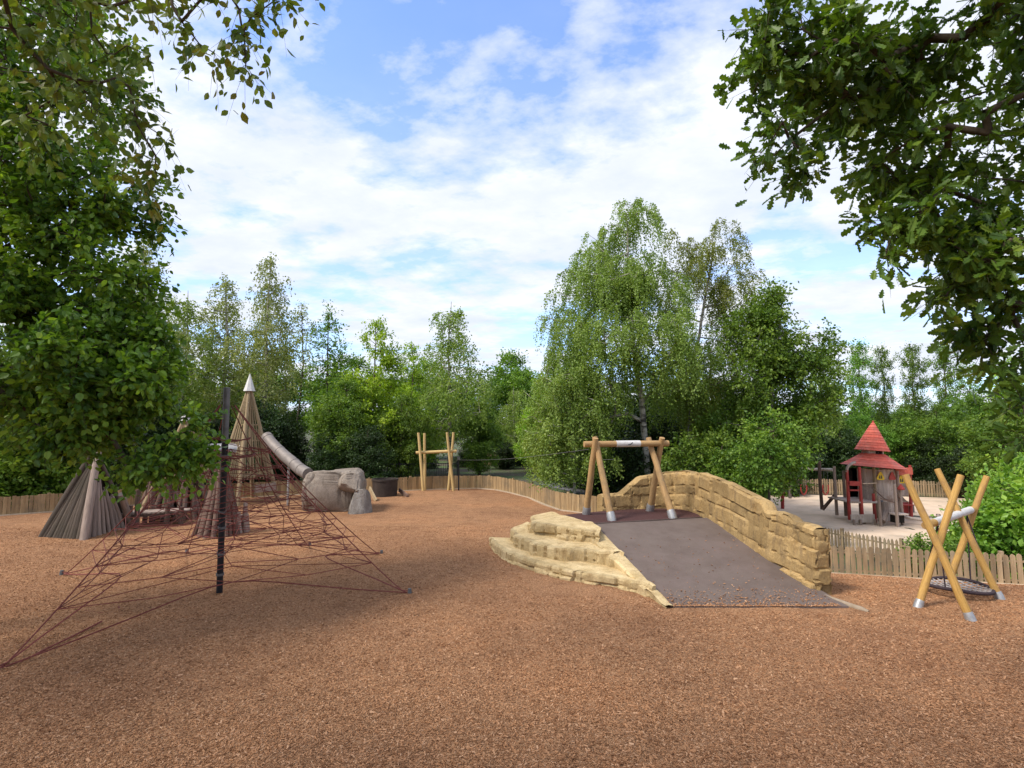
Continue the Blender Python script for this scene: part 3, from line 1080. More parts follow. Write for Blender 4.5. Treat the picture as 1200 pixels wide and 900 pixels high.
wp, wu = resample([(x, y, 0) for x, y in WP], .028)
bl = Blocks(11, [-.6, .16, .40, .74, .98, 1.30, 1.50], .25, .85, wu[-1], .75)
rows, cols = [], []
for i, p in enumerate(wp):
    n = n2(wp[max(i - 2, 0)], wp[min(i + 2, len(wp) - 1)])
    zt = P(600 + 650 * p.x / p.y, prof(600 + 650 * p.x / p.y), p.y).z
    ramp_z = .75 * ss(0, 1, 1) if p.y > 13.4 else .75 * max(0, (p.y - 9.2) / 4.3)
    row, cl = [], []
    NV = 44
    for k in range(NV + 1):
        z = -.25 + (zt + .25) * k / NV
        rel = z - ramp_z * .55
        d, c = bl.at(wu[i], rel)
        q = Vector((p.x, p.y, z)) + n * (d + .05 * (1 - k / NV) + .008 * fbm(Vector((p.x, p.y, z)), 3))
        if k == NV: q -= n * .03
        row.append(q); cl.append(c)
    for (bk, dz) in ((.045, .02), (.10, .026), (.16, .026), (.22, .018), (.275, -.02)):
        q = Vector((p.x, p.y, zt + dz + .015 * fbm(Vector((p.x, p.y, bk * 3)), 4))) - n * bk
        row.append(q); cl.append(c)
    for k in range(1, 10):
        z = zt - (zt + 1.3) * k / 9
        q = Vector((p.x, p.y, z)) - n * (.29 + .03 * fbm(Vector((p.x, p.y, z)), 2.2))
        row.append(q); cl.append(c)
    rows.append(row); cols.append(cl)
root = empty('stone_wall', (4.8, 14.2, .7), 'curving wall of golden carved stone blocks along the ramp and behind its deck', 'wall')
mb = MB()
mb.grid(rows, rfun=lambda i, k: cols[i][k])
nr = len(rows[0])
mb.face([k for k in range(nr)], None, .4)
# the near end: a block-faced end
fw = Vector((.12, -1, 0)).normalized()
bl2 = Blocks(31, [-.6, .20, .46, .72, .95, 1.3], .2, .5, 2)
ncap = (wp[-1] - wp[-4]).normalized()
nn = Vector((ncap.y, -ncap.x, 0))
rws, cls = [], []
for k in range(NV + 1):
    f = Vector(rows[-1][k])
    row, cl = [], []
    for s in range(15):
        q = f - nn * (.31 * s / 14)
        d, c = bl2.at(.31 * s / 14 + .1, q.z)
        rim = min(s, 14 - s, (NV - k) * .7)
        row.append(q + fw * ((.04 + d) * ss(-.6, 2.5, rim) - .004))
        cl.append(c * .7)
    rws.append(row); cls.append(cl)
mb.grid(rws, rfun=lambda i, k: cls[i][k])
mb.build('stone_blocks', M['sandstone'], root, smooth=24)

# the stone steps beside the ramp: three ledges
def ledge(mb, front, back, z0, z1, seed, wmin=.2, wmax=.5, wob=.05, top_noise=.012, courses=None, jag=.05, amp=1.0):
    fp, fu = resample([(x, y, 0) for x, y in front], .03)
    bp, bu = resample([(x, y, 0) for x, y in back], .03)
    bl = Blocks(seed, courses or [-.5, z0 + (z1 - z0) * .12, z1 + .2], wmin, wmax, fu[-1], .42)
    for k_ in range(1, len(bl.j)):      # upper course keeps the lower one's joints, so that the risers stay upright
        bl.j[k_] = (bl.j[0][0], bl.j[0][1], bl.j[0][2], bl.j[0][3])
    rows, cols = [], []
    for i, p in enumerate(fp):
        n = n2(fp[max(i - 2, 0)], fp[min(i + 2, len(fp) - 1)])
        b = bp[min(len(bp) - 1, int(i / (len(fp) - 1) * (len(bp) - 1)))]
        row, cl = [], []
        base = p + n * (jag * fbm(Vector((fu[i] * 1.0, seed, 0)), 1.4))
        tz = z1 + .018 * mnoise.noise(Vector((fu[i] * 2, seed, 1)))
        for k in range(13):
            z = z0 - .12 + (tz - z0 + .12) * k / 12
            d, c = bl.at(fu[i], z)
            e = 0 if k < 12 else -.02
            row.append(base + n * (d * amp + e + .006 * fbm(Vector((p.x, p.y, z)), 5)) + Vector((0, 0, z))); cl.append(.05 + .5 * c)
        edge = Vector(row[-1])
        for k in range(1, 11):
            t = k / 10
            q = edge.lerp(Vector((b.x, b.y, tz)), t)
            q.z = tz + .012 + top_noise * fbm(Vector((q.x, q.y, seed)), 2.6) * min(1, t * 4)
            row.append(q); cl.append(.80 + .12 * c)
        rows.append(row); cols.append(cl)
    mb.grid(rows, rfun=lambda i, k: cols[i][k])
    mb.face([len(mb.v) - len(rows) * len(rows[0]) + k for k in range(len(rows[0]))], None, .5)
    mb.face([len(mb.v) - len(rows[0]) + k for k in range(len(rows[0]))], None, .5)


def g2(px, py, z):
    v = G(px, py, z)
    return (v.x, v.y)


RA, RB, RD, RC = G(694, 614.5, .75), G(823, 607, .75), G(786, 713, .03), G(986, 713, .03)


def on_edge(t, off=0.0):
    """a point along the ramp's left edge (0 top, 1 foot), off metres outwards"""
    p = RA.lerp(RD, t)
    e = (RD - RA); n = Vector((e.y, -e.x, 0)).normalized()
    return (p.x + n.x * off, p.y + n.y * off)


root = empty('stone_steps', (1.0, 12.0, 0), 'three pale golden carved stone steps with ragged fronts, at the left of the ramp', 'steps')
mb = MB()
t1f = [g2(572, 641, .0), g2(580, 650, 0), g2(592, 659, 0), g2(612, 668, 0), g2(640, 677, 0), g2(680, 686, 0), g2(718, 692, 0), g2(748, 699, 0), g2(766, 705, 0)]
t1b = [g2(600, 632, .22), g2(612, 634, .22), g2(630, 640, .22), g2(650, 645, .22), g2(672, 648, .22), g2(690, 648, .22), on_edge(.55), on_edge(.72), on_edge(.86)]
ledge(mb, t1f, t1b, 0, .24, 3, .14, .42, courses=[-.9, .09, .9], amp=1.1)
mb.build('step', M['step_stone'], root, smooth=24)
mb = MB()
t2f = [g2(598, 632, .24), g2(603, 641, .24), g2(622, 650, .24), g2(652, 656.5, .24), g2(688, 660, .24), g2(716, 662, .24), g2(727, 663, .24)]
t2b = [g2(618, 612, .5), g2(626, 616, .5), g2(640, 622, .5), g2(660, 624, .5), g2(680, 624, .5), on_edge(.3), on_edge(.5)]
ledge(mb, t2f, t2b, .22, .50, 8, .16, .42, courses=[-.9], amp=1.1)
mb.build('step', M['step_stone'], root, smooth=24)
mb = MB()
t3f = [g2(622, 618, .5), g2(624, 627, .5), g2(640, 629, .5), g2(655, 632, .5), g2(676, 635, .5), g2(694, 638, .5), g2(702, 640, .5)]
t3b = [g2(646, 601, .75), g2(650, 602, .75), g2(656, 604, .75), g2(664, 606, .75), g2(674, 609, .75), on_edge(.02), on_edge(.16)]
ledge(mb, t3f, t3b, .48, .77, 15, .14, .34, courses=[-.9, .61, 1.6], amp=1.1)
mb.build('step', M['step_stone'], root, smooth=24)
# sloping curb between the steps and the ramp
mb = MB()
rows, cols = [], []
NS = 130
bl = Blocks(21, [-.5, .2, .45, .9], .3, .6, 5)
e = (RD - RA); en = Vector((e.y, -e.x, 0)).normalized(); eL = e.length
for i in range(NS + 1):
    t = -.02 + i / NS * 1.03
    p = RA.lerp(RD, t)
    w = .24 + .10 * math.sin(t * 5) * (1 - t) - .10 * max(0, t - .7) / .3 + .04 * fbm(Vector((t * 4, 2, 0)), 1)
    zt = max(.085, p.z + .035 + .02 * fbm(Vector((t * 6, 9, 0)), 1))
    row = [Vector((p.x - en.x * .06, p.y - en.y * .06, zt - .12)), Vector((p.x - en.x * .03, p.y - en.y * .03, zt)), Vector((p.x + en.x * w * .4, p.y + en.y * w * .4, zt + .015)),
           Vector((p.x + en.x * w * .8, p.y + en.y * w * .8, zt + .005))]
    cl = [.65, .65, .65]
    for k in range(9):
        z = zt - .02 - (zt + .15) * k / 8
        d, c = bl.at(t * eL, z)
        row.append(Vector((p.x, p.y, z)) + en * (w + d + .02 * k / 8)); cl.append(c)
    rows.append(row); cols.append(cl)
mb.grid(rows, rfun=lambda i, k: cols[i][min(k, len(cols[i]) - 1)])
mb.build('curb', M['step_stone'], root, smooth=24)

# the ramp and its deck
root = empty('play_ramp', (3.5, 11.5, 0), 'wide smooth mauve grey rubber ramp with a maroon deck at its top', 'ramp')
mb = MB()
rows = []
for i in range(41):
    t = i / 40
    a, b = RA.lerp(RD, t), RB.lerp(RC, t)
    z = .70 * (1 - ss(-.04, 1.04, t) * .35 - t * .65) + .055
    b = Vector((b.x + .12, b.y, b.z))
    if t > .8:
        z = z
    row = [Vector((a.x, a.y, -.2))]
    for k in range(31):
        q = a.lerp(b, k / 30)
        row.append(Vector((q.x, q.y, z + .012 * mnoise.noise(Vector((q.x * .8, q.y * .8, 0))))))
    row.append(Vector((b.x, b.y, -.4)))
    rows.append(row)
last = [Vector((q.x, q.y - .05, -.2)) for q in rows[-1]]
rows.append(last)
mb.grid(rows)
mb.build('ramp_surface', M['rubber_ramp'], root, smooth=30)
mb = MB()
deck = [(RA.x, RA.y + .01), (RB.x, RB.y + .01), (4.86, 15.0), (4.4, 15.62), (3.4, 15.5), (2.45, 15.05), (1.15, 14.3), (1.5, 13.5)]
mb.poly_prism(deck, -.5, .752)
mb.build('deck', M['rubber_deck'], root)
mb = MB()
mb.beam((RA.x, RA.y, .752), (RB.x, RB.y, .752), .02, .05)
mb.build('joint_strip', M['rubber_ramp'], root)
mb = MB()
ep = [(5.33, 9.95), (5.48, 9.6), (5.66, 9.25), (5.72, 9.15)]
mb.tube([(x, y, mulch_z(x, y) - .01 + .05 * (1 - i / 3)) for i, (x, y) in enumerate(ep)], [.05, .05, .045, .03], 8, wob=.3)
mb.build('concrete_edging', M['edging'], root, smooth=60)

# ---------------------------------------------------------------- zip line start frame on the deck
def log_leg(root, a, b, r0, r1, mat, foot=None, name='leg', foot_mat='zinc', n=12):
    a, b = Vector(a), Vector(b)
    mb = MB()
    k = 6
    pts = [a.lerp(b, i / k) + Vector((random.uniform(-1, 1), random.uniform(-1, 1), 0)) * .008 for i in range(k + 1)]
    mb.tube(pts, [r0 + (r1 - r0) * i / k for i in range(k + 1)], n, wob=.05)
    o = mb.build(name, mat, root, smooth=50)
    if foot:
        d = (b - a).normalized()
        mb = MB()
        mb.tube([a - d * .03, a + d * foot * .55, a + d * foot], [r0 * 1.22, r0 * 1.22, r0 * 1.08], 10)
        mb.build('metal_shoe', M[foot_mat], o, smooth=50)
    return o


root = empty('log_gantry', (3.0, 14.2, .75), 'pale round log frame with two leaning leg pairs on the maroon deck', 'zip line frame')
f1, f2 = P(717, 609, 13.55), P(687, 601, 14.5)
f3, f4 = P(788.5, 605, 13.9), P(761.5, 596.5, 15.05)
for f in (f1, f2, f3, f4): f.z = .755
log_leg(root, f1, P(697, 512, 14.15), .088, .070, M['new_log'], .2)
log_leg(root, f2, P(698, 513.5, 13.95), .088, .070, M['new_log'], .2)
log_leg(root, f3, P(759.5, 513, 14.6), .088, .070, M['new_log'], .2)
log_leg(root, f4, P(776, 513, 14.4), .088, .070, M['new_log'], .2)
ba, bb = P(684.5, 520.5, 14.05), P(783, 519.5, 14.5)
mb = MB()
mb.tube([ba.lerp(bb, i / 8) for i in range(9)], .078, 14, wob=.03)
beam = mb.build('beam', M['new_log'], root, smooth=50)
mb = MB()
sl = [ba.lerp(bb, t) for t in (.37, .5, .655)]
mb.tube(sl, .083, 16)
sleeve = mb.build('sleeve', M['white_sleeve'], beam, smooth=50)
mb = MB()
c = ba.lerp(bb, .52)
for i in range(6):   # a small dark swoosh printed on the sleeve
    t = i / 5
    a = -.9 + t * 1.1
    mb.box(c + Vector((.10 * (t - .5) * 1.6, -.0835 * math.cos(.25 * (t - .5)), .03 - .05 * math.sin(t * 3))), (.045, .004, .022), Matrix.Rotation(.7 - 1.4 * t, 3, 'Y'))
mb.build('printed_mark', M['ink'], sleeve)

# the far zip line posts
root = empty('post_gantry', (-4.4, 25.6, 0), 'two pairs of tall pale posts joined by a cross beam, before the board fence', 'zip line frame')
for (bx, by, tx, ty, d0, d1) in ((496, 575, 490.5, 507, 25.8, 25.8), (498, 571, 497.5, 507.5, 26.2, 26.2), (531.5, 573, 524, 506.5, 25.8, 25.8), (525.5, 570, 531.5, 506.5, 26.2, 26.2)):
    b = P(bx, by, d0); b.z = 0
    log_leg(root, b, P(tx, ty, d1), .070, .06, M['post_log'], None, 'post')
mb = MB()
mb.tube([P(487.5, 530.5, 25.95), P(535, 528.5, 25.95)], .072, 10)
mb.build('cross_beam', M['post_log'], root, smooth=50)

root = empty('cable_post', (-2.55, 26.2, 0), 'slim dark metal post beside the zip line end posts, holding the cable', 'post')
b = P(537.5, 573, 26.1); b.z = 0
t = P(537.5, 537, 26.1)
mb = MB(); mb.tube([b, t], .035, 8); mb.build('pole', M['black_metal'], root)
mb = MB(); mb.box(t, (.12, .12, .14)); mb.build('bracket', M['worn_metal'], root)
mb = MB()
ca, cb = P(538, 539, 26.1), P(690, 526.5, 14.2)
mb.tube([ca.lerp(cb, i / 20) - Vector((0, 0, .10 * math.sin(math.pi * i / 20))) for i in range(21)], .006, 5)
o = mb.build('zip_line_cable', M['worn_metal']); tag(o, 'thin steel cable strung from the log frame on the deck to the far posts', 'cable')
# ---------------------------------------------------------------- the basket swing
root = empty('swing_stand', (8.0, 9.6, -.05), 'tall swing frame of two crossed pairs of yellow poles, in front of the picket fence', 'swing frame')
def gz(px, py):
    v = G(px, py, 0)
    for _ in range(8): v = G(px, py, mulch_z(v.x, v.y))
    return v
LA, LB, LC = gz(1075, 711), gz(1139, 727), gz(1173, 702)
LD = gz(1098, 678)
LD = gz(1108, 690)
j1 = P(1087.5, 640, 9.7)      # front crossing
legs = [(LA, P(1126, 557, 9.55)), (LB, P(1061, 556, 9.35)), (LC, P(1098, 549.5, 10.55)), (LD, P(1156, 558, 10.7))]
for a, b in legs:
    log_leg(root, a - Vector((0, 0, .03)), b, .060, .053, M['yellow_log'], .15)
mb = MB()
b1, b2 = P(1084.5, 616, 9.42), P(1142, 596, 10.75)
mb.tube([b1.lerp(b2, i / 6) for i in range(7)], .062, 14, wob=.03)
bm_ = mb.build('beam', M['yellow_log'], root, smooth=50)
mb = MB(); mb.tube([b1.lerp(b2, .16), b1.lerp(b2, .9)], .067, 14); mb.build('sleeve', M['white_sleeve'], bm_, smooth=50)
root = empty('basket_swing', (8.3, 10.1, .2), 'round dark rimmed rope basket seat hanging from the yellow pole frame', 'swing')
sc = P(1122, 686, 10.15)
SR = .49
mb = MB()
mb.tube([sc + Vector((SR * math.cos(a), SR * math.sin(a), .02 * math.sin(a * 2))) for a in [2 * math.pi * k / 32 for k in range(32)]], .031, 8, closed=True)
mb.build('rim', M['rope_dark'], root, smooth=60)
mb = MB()
for k in range(-4, 5):
    w = SR * .98 * math.sqrt(max(0, 1 - (k / 5) ** 2))
    for ax in (0, 1):
        pts = []
        for s in range(9):
            u = -w + 2 * w * s / 8
            v = k / 5 * SR * .98
            x, y = (u, v) if ax == 0 else (v, u)
            pts.append(sc + Vector((x, y, -.06 * (1 - (x * x + y * y) / SR ** 2))))
        mb.tube(pts, .011, 5)
mb.build('rope_net', M['seat_rope'], root)
for (ang, t) in ((2.6, .22), (3.7, .22), (.5, .82), (-.55, .82)):
    mb = MB()
    p = sc + Vector((SR * math.cos(ang), SR * math.sin(ang), .03))
    q = b1.lerp(b2, t) - Vector((0, 0, .07))
    mb.tube([p, p.lerp(q, .5), q], .012, 5)
    mb.build('hanging_rope', M['rope_dark'], root)

# ---------------------------------------------------------------- the rope net climber
PB, PT = G(257, 697, 0), P(266, 454, 9.9)
root = empty('net_climber', PB, 'dark red rope climbing net stretched over the mulch round a single black steel pole', 'climbing net')
mb = MB(); mb.tube([PB - Vector((0, 0, .1)), PB.lerp(PT, .74)], .054, 14); pole = mb.build('pole', M['black_metal'], root, smooth=50)
mb = MB(); mb.tube([PB.lerp(PT, .735), PB.lerp(PT, 1)], .057, 14); mb.build('pole_top', M['worn_metal'], pole, smooth=50)
for t in (.1, .2, .325, .40, .61, .67, .75):
    mb = MB(); c = PB.lerp(PT, t); ax = (PT - PB).normalized()
    mb.tube([c - ax * .02, c + ax * .02], .068, 14); mb.build('collar', M['worn_metal'], pole, smooth=50)
anch = [G(480, 698.5, 0), G(388, 640, 0), G(296, 622, 0), G(150, 640, 0), G(72, 676, 0), G(-8, 792, 0)]
anch[1] = PB + Vector((2.2, 3.0, 0)); anch[2] = PB + Vector((.2, 3.9, 0)); anch[3] = PB + Vector((-2.4, 3.1, 0))
NA = len(anch)
HT = PT.z - .12


def on_main(i, t):
    a = anch[i % NA]
    h = HT * (1 - t) ** 1.12 * (1 - .05 * math.sin(math.pi * t))
    x, y = PB.x + (a.x - PB.x) * t, PB.y + (a.y - PB.y) * t
    return Vector((x, y, max(h, .09)))


rr = random.Random(5)
for i in range(NA):
    mb = MB()
    mb.tube([on_main(i, t / 24) for t in range(1, 25)], .0095, 6, cap=True)
    mb.build('main_rope', M['rope'], root)
    mb = MB()
    a = anch[i]; mb.tube([a - Vector((0, 0, .05)), a + Vector((0, 0, .13))], [.05, .03], 8)
    mb.build('anchor', M['worn_metal'], root)
ring_t = [.24, .31, .38, .45, .52, .59, .66, .73, .80]
mbs = [MB() for _ in range(NA)]
midn = {}
for ri, t in enumerate(ring_t):
    for i in range(NA):
        a, b = on_main(i, t), on_main(i + 1, t)
        c = PB + (PT - PB) * .0
        m = a.lerp(b, .5)
        pull = .92 if ri < 6 else .86
        axis = Vector((PB.x, PB.y, m.z))
        m = axis + (m - axis) * pull + Vector((rr.uniform(-.05, .05), rr.uniform(-.05, .05), -.03 + rr.uniform(-.06, .06)))
        p1 = a.lerp(m, .5) + Vector((0, 0, -.05)); p2 = m.lerp(b, .5) + Vector((0, 0, -.05))
        midn[(ri, i)] = (a, p1, m, p2, b)
        mbs[i].tube([a, p1, m, p2, b], .0068, 5)
        if ri:
            pa, pp1, pm, pp2, pb_ = midn[(ri - 1, i)]
            if ri % 2: mbs[i].tube([pm, p1], .0068, 5); mbs[i].tube([pm, p2], .0068, 5)
            else: mbs[i].tube([pp1, m], .0068, 5); mbs[i].tube([pp2, m], .0068, 5)
# outer edge ropes from anchor to anchor, sagging low
for i in range(NA):
    a, b = on_main(i, .985), on_main(i + 1, .985)
    pts = []
    for s in range(11):
        t = s / 10
        q = a.lerp(b, t)
        ax_ = Vector((PB.x, PB.y, q.z))
        q = ax_ + (q - ax_) * (1 - .42 * math.sin(math.pi * t))
        q.z = .06 + .42 * math.sin(math.pi * t)
        pts.append(q)
    mbs[i].tube(pts, .0105, 5)
    for s in (5,):
        q = pts[s]
        f = midn[(8, i)][2]
        mbs[i].tube([q, f], .0062, 5)
    # inner ropes from the pole's collars to the net
    for (ct, ri, k) in ((.61, 1, 2), (.40, 3, 2), (.325, 5, 1), (.40, 4, 3), (.2, 6, 2)):
        q = PB.lerp(PT, ct)
        g = midn[(ri, i)][k]
        m = q.lerp(g, .55) + Vector((rr.uniform(-.1, .1), rr.uniform(-.1, .1), -.06))
        mbs[i].tube([q, m, g], .0062, 5)
inner = {}
for ri in range(0, 9):
    for i in range(NA):
        m = midn[(ri, i)][2]
        ax_ = Vector((PB.x, PB.y, m.z))
        inner[(ri, i)] = ax_ + (m - ax_) * .58 + Vector((rr.uniform(-.08, .08), rr.uniform(-.08, .08), .10 + rr.uniform(-.08, .08)))
for ri in range(0, 9):
    for i in range(NA):
        q = inner[(ri, i)]
        if ri % 2 == 0:
            mbs[i].tube([q, midn[(ri, i)][4], inner[(ri, (i + 1) % NA)]], .0062, 5)
        mbs[i].tube([q, midn[(ri, i)][1 if ri % 2 else 3]], .0062, 5)
        if ri: mbs[i].tube([inner[(ri - 1, i)], q], .0062, 5)
for i in range(NA):
    mbs[i].build('net_panel', M['rope'], root)
# a hanging ring of rope loops below each of two upper collars
for (t, rad) in ((.75, .42), (.67, .5)):
    c = PB.lerp(PT, t)
    mb = MB()
    mb.tube([c + Vector((rad * math.cos(k / 18 * 6.2832), rad * math.sin(k / 18 * 6.2832), .03 * math.sin(k * 1.1))) for k in range(18)], .0125, 6, closed=True)
    mb.build('rope_ring', M['rope'], root)
# two slack ropes trailing over the ground in front
mb = MB()
pts = [G(90, 716, .02), G(112, 720, .02), G(135, 721, .02), G(140, 717, .02), G(138, 711, .05)]
mb.tube(resample([tuple(p + Vector((0, 0, .03))) for p in pts], .08)[0], .012, 5)
mb.build('slack_rope', M['rope'], root)
mb = MB()
pts = [G(22, 781, .02), G(50, 765, .04), G(85, 748, .04), G(120, 730, .05)]
mb.tube(resample([tuple(p + Vector((0, 0, .03))) for p in pts], .08)[0], .012, 5)
mb.build('slack_rope', M['rope'], root)


# ---------------------------------------------------------------- cone towers, tunnel and slide
def cone_tower(name, label, apex, half, floor_z, cap_len, rot, slats_to, nslat=10, rails=5):
    base = Vector((apex.x, apex.y, 0))
    root = empty(name, base, label, 'play tower')
    ax = Vector(apex)
    cor = []
    for k in range(4):
        a = rot + k * math.pi / 2
        cor.append(base + Vector((math.cos(a) * half, math.sin(a) * half, 0)))
    top = ax - Vector((0, 0, cap_len * .6))
    for k in range(4):
        mb = MB(); mb.tube([cor[k], cor[k].lerp(top, .5), top], [.085, .075, .055], 9, wob=.06)
        mb.build('corner_post', M['slat_wood'], root, smooth=50)
    for k in range(4):
        a, b = cor[k], cor[(k + 1) % 4]
        mb = MB()
        tz = slats_to / top.z
        out = ((a + b) / 2 - base).normalized() * .05
        ns = nslat if ((a + b) / 2 - base).y < 0 else 4
        for s in range(1, ns):
            u = s / ns
            p = a.lerp(b, u).lerp(top, tz) + out
            hi = .93 if s % 2 else .62
            q = a.lerp(b, u).lerp(top, hi) + out * .4
            p += Vector((0, 0, random.uniform(-.06, .02)))
            mb.tube([p, p.lerp(q, .5), q], [.026, .023, .013], 6)
        for r_ in range(rails):
            t = tz + (.88 - tz) * (r_ + .3) / rails
            mb.tube([a.lerp(top, t), b.lerp(top, t)], .025, 6)
        mb.build('slat_side', M['slat_wood'], root)
    mb = MB()
    fr = half * (1 - floor_z / top.z)
    mb.poly_prism([(base.x + math.cos(rot + k * math.pi / 2) * fr, base.y + math.sin(rot + k * math.pi / 2) * fr) for k in range(4)], floor_z - .06, floor_z)
    mb.build('floor_board', M['slat_wood'], root)
    mb = MB()
    cr = .235
    c0 = ax - Vector((0, 0, cap_len))
    prof_ = [(cr, -.0), (cr * .97, .02), (.012, cap_len)]
    mb.lathe(c0, prof_, 8, .5)
    mb.lathe(c0, [(0.001, -.002), (cr, -.002)], 8, .5)
    mb.build('metal_cap', M['cap_metal'], root)
    return root


tw = cone_tower('slatted_tower', 'tall pointed tower of thin wooden slats with a pale metal cap, beside the slide', P(293, 438, 22.2), 1.22, 1.1, .70, -1.35, 1.0)
# parts fixed to the tower: tunnel, slide, step plank
mb = MB()
a, b = P(238, 529, 21.6), P(284, 528, 22.0)
pts = [a.lerp(b, i / 10) for i in range(11)]
mb.tube([pts[0] - (b - a) * .3] + pts, [.30] * 12, 18)
for i in (0, 5, 10): mb.tube([pts[i] - Vector((.03, 0, 0)), pts[i] + Vector((.03, 0, 0))], .325, 18)
mb.build('steel_tunnel', M['steel'], tw, smooth=50)
mb = MB()
sp = [P(312, 511, 22.0), P(318, 519, 21.8), P(330, 531, 21.4), P(343, 542, 20.9), P(352, 550, 20.5), P(362, 556, 20.1)]
sm, su = resample([tuple(p) for p in sp], .12)
mb.tube(sm, .215, 16)
for i in (1, len(sm) // 3, 2 * len(sm) // 3, len(sm) - 5):
    d = (sm[min(i + 1, len(sm) - 1)] - sm[i - 1]).normalized()
    mb.tube([sm[i] - d * .035, sm[i] + d * .02], .228, 16)
sl = mb.build('tube_slide', M['slide_steel'], tw, smooth=50)
mb = MB(); p = P(338.5, 545, 21.1); mb.tube([(p.x, p.y, -.05), (p.x, p.y, p.z + .1)], .045, 8); mb.build('slide_support', M['zinc'], sl)
mb = MB(); mb.beam(P(299, 573, 21.7), P(323, 570, 22.4), .06, .3); mb.build('step_plank', M['grey_log'], tw)
cone_tower('slatted_tower', 'second slatted tower, pale capped, half hidden by the leaves of the near hazel', P(219, 474, 20.6), 1.25, 1.5, .62, -.9, 1.1)

# ---------------------------------------------------------------- log huts and log bundles
def log_face(mb, b0, b1, top, n, r, hi=(1, 1), stag=.0, out=Vector((0, 0, 0))):
    for i in range(n):
        t = (i + .5) / n
        a = Vector(b0).lerp(Vector(b1), t)
        q = Vector(top) + (a - Vector(top)) * .06 * 1.0
        h = hi[0] + (hi[1] - hi[0]) * t
        e = a.lerp(q, min(1, h + random.uniform(-stag, stag)))
        w = r * random.uniform(.85, 1.15)
        mb.tube([a - Vector((0, 0, .08)) + out, a.lerp(e, .5) + out + Vector((random.uniform(-1, 1), random.uniform(-1, 1), 0)) * .015, e + out], [w * 1.05, w * .9, w * .62], 8, wob=.08)


root = empty('log_hut', G(98, 632, 0), 'dark pyramid hut of leaning weathered logs standing under the near hazel tree', 'play hut')
apex = P(114, 533, 15.7)
c0, cl_, cr_ = G(98, 634, 0), G(49, 631, 0), G(156, 618, 0)
cb_ = cl_ + (cr_ - c0)
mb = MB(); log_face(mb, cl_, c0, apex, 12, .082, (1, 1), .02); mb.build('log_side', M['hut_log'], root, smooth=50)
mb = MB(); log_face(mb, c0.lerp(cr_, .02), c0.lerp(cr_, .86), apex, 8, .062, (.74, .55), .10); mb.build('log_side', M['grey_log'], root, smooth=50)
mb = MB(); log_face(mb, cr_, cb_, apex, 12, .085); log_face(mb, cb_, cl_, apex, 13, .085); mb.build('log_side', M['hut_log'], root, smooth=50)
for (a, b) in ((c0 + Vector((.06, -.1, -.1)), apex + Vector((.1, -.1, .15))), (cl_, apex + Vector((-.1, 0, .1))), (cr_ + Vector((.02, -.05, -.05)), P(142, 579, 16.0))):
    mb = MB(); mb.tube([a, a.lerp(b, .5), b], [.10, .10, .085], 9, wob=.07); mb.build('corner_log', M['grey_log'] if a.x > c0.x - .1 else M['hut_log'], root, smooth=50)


def bundle(name, label, c, rad, h, n, r, mat, lean=.12, seed=1, low=.55):
    rg = random.Random(seed)
    root = empty(name, Vector((c.x, c.y, 0)), label, 'log climber')
    for i in range(n):
        a = 2 * math.pi * i / n + rg.uniform(-.15, .15)
        rd = rad * rg.uniform(.8, 1.08)
        p = Vector((c.x + math.cos(a) * rd, c.y + math.sin(a) * rd, -.08))
        hh = h * (rg.uniform(low, 1.02) if i % 3 else rg.uniform(.92, 1.05))
        q = Vector((c.x + math.cos(a) * lean * rg.uniform(.6, 1.3) * (1 + .8 * (1 - hh / h)), c.y + math.sin(a) * lean * (1 + .8 * (1 - hh / h)), hh))
        q = p.lerp(q, 1)
        w = r * rg.uniform(.8, 1.2)
        mb = MB(); mb.tube([p, p.lerp(q, .5) + Vector((rg.uniform(-.03, .03), rg.uniform(-.03, .03), 0)), q], [w * 1.1, w, w * .75], 8, wob=.1)
        mb.build('log', mat, root, smooth=50)
    return root


bundle('log_teepee', 'bundle of leaning reddish brown logs right behind the black net pole', P(256, 625, 15.6), .62, 2.0, 19, .066, M['old_log'], .10, 3)
bundle('log_teepee', 'smaller bundle of leaning logs at the right end of the plank bridge', P(196, 602, 17.9), .55, 1.15, 14, .075, M['old_log'], .14, 5)
bundle('log_teepee', 'tangle of short leaning logs behind the plank bridge, near the board fence', P(186, 588, 20.3), .6, 1.55, 10, .07, M['old_log'], .3, 9)
bundle('log_stumps', 'short upright grey logs huddled just right of the black net pole', P(277, 622, 15.9), .30, .85, 8, .085, M['grey_log'], .2, 13)
bundle('log_teepee', 'large bundle of leaning reddish logs between the plank bridge and the second tower', P(218, 600, 18.4), .85, 1.9, 18, .075, M['old_log'], .16, 17)
root = empty('plank_bridge', P(185, 605, 17.0), 'low grey plank bridge on short posts between the log hut and the log bundles', 'bridge')
a, b = P(149, 601, 16.7), P(222, 597, 17.4)
mb = MB()
for i in range(15):
    p = a.lerp(b, i / 14)
    mb.box(p, (.125, .72, .045), Matrix.Rotation(.1, 3, 'Z'))
mb.build('deck_boards', M['grey_log'], root)
mb = MB()
for dy in (-.32, .32): mb.beam(a + Vector((0, dy, -.06)), b + Vector((0, dy, -.06)), .09, .08)
mb.build('bearer', M['old_log'], root)
for (px, py, d, top) in ((161, 600, 16.4, 574), (178, 600, 17.3, 572), (196, 600, 16.8, 590), (152, 600, 16.6, 592), (212, 600, 17.0, 594), (170, 600, 17.2, 594)):
    p = P(px, py, d); q = P(px + 1, top, d)
    mb = MB(); mb.tube([(p.x, p.y, -.1), q], [.075, .065], 8, wob=.08); mb.build('post', M['old_log'], root, smooth=50)


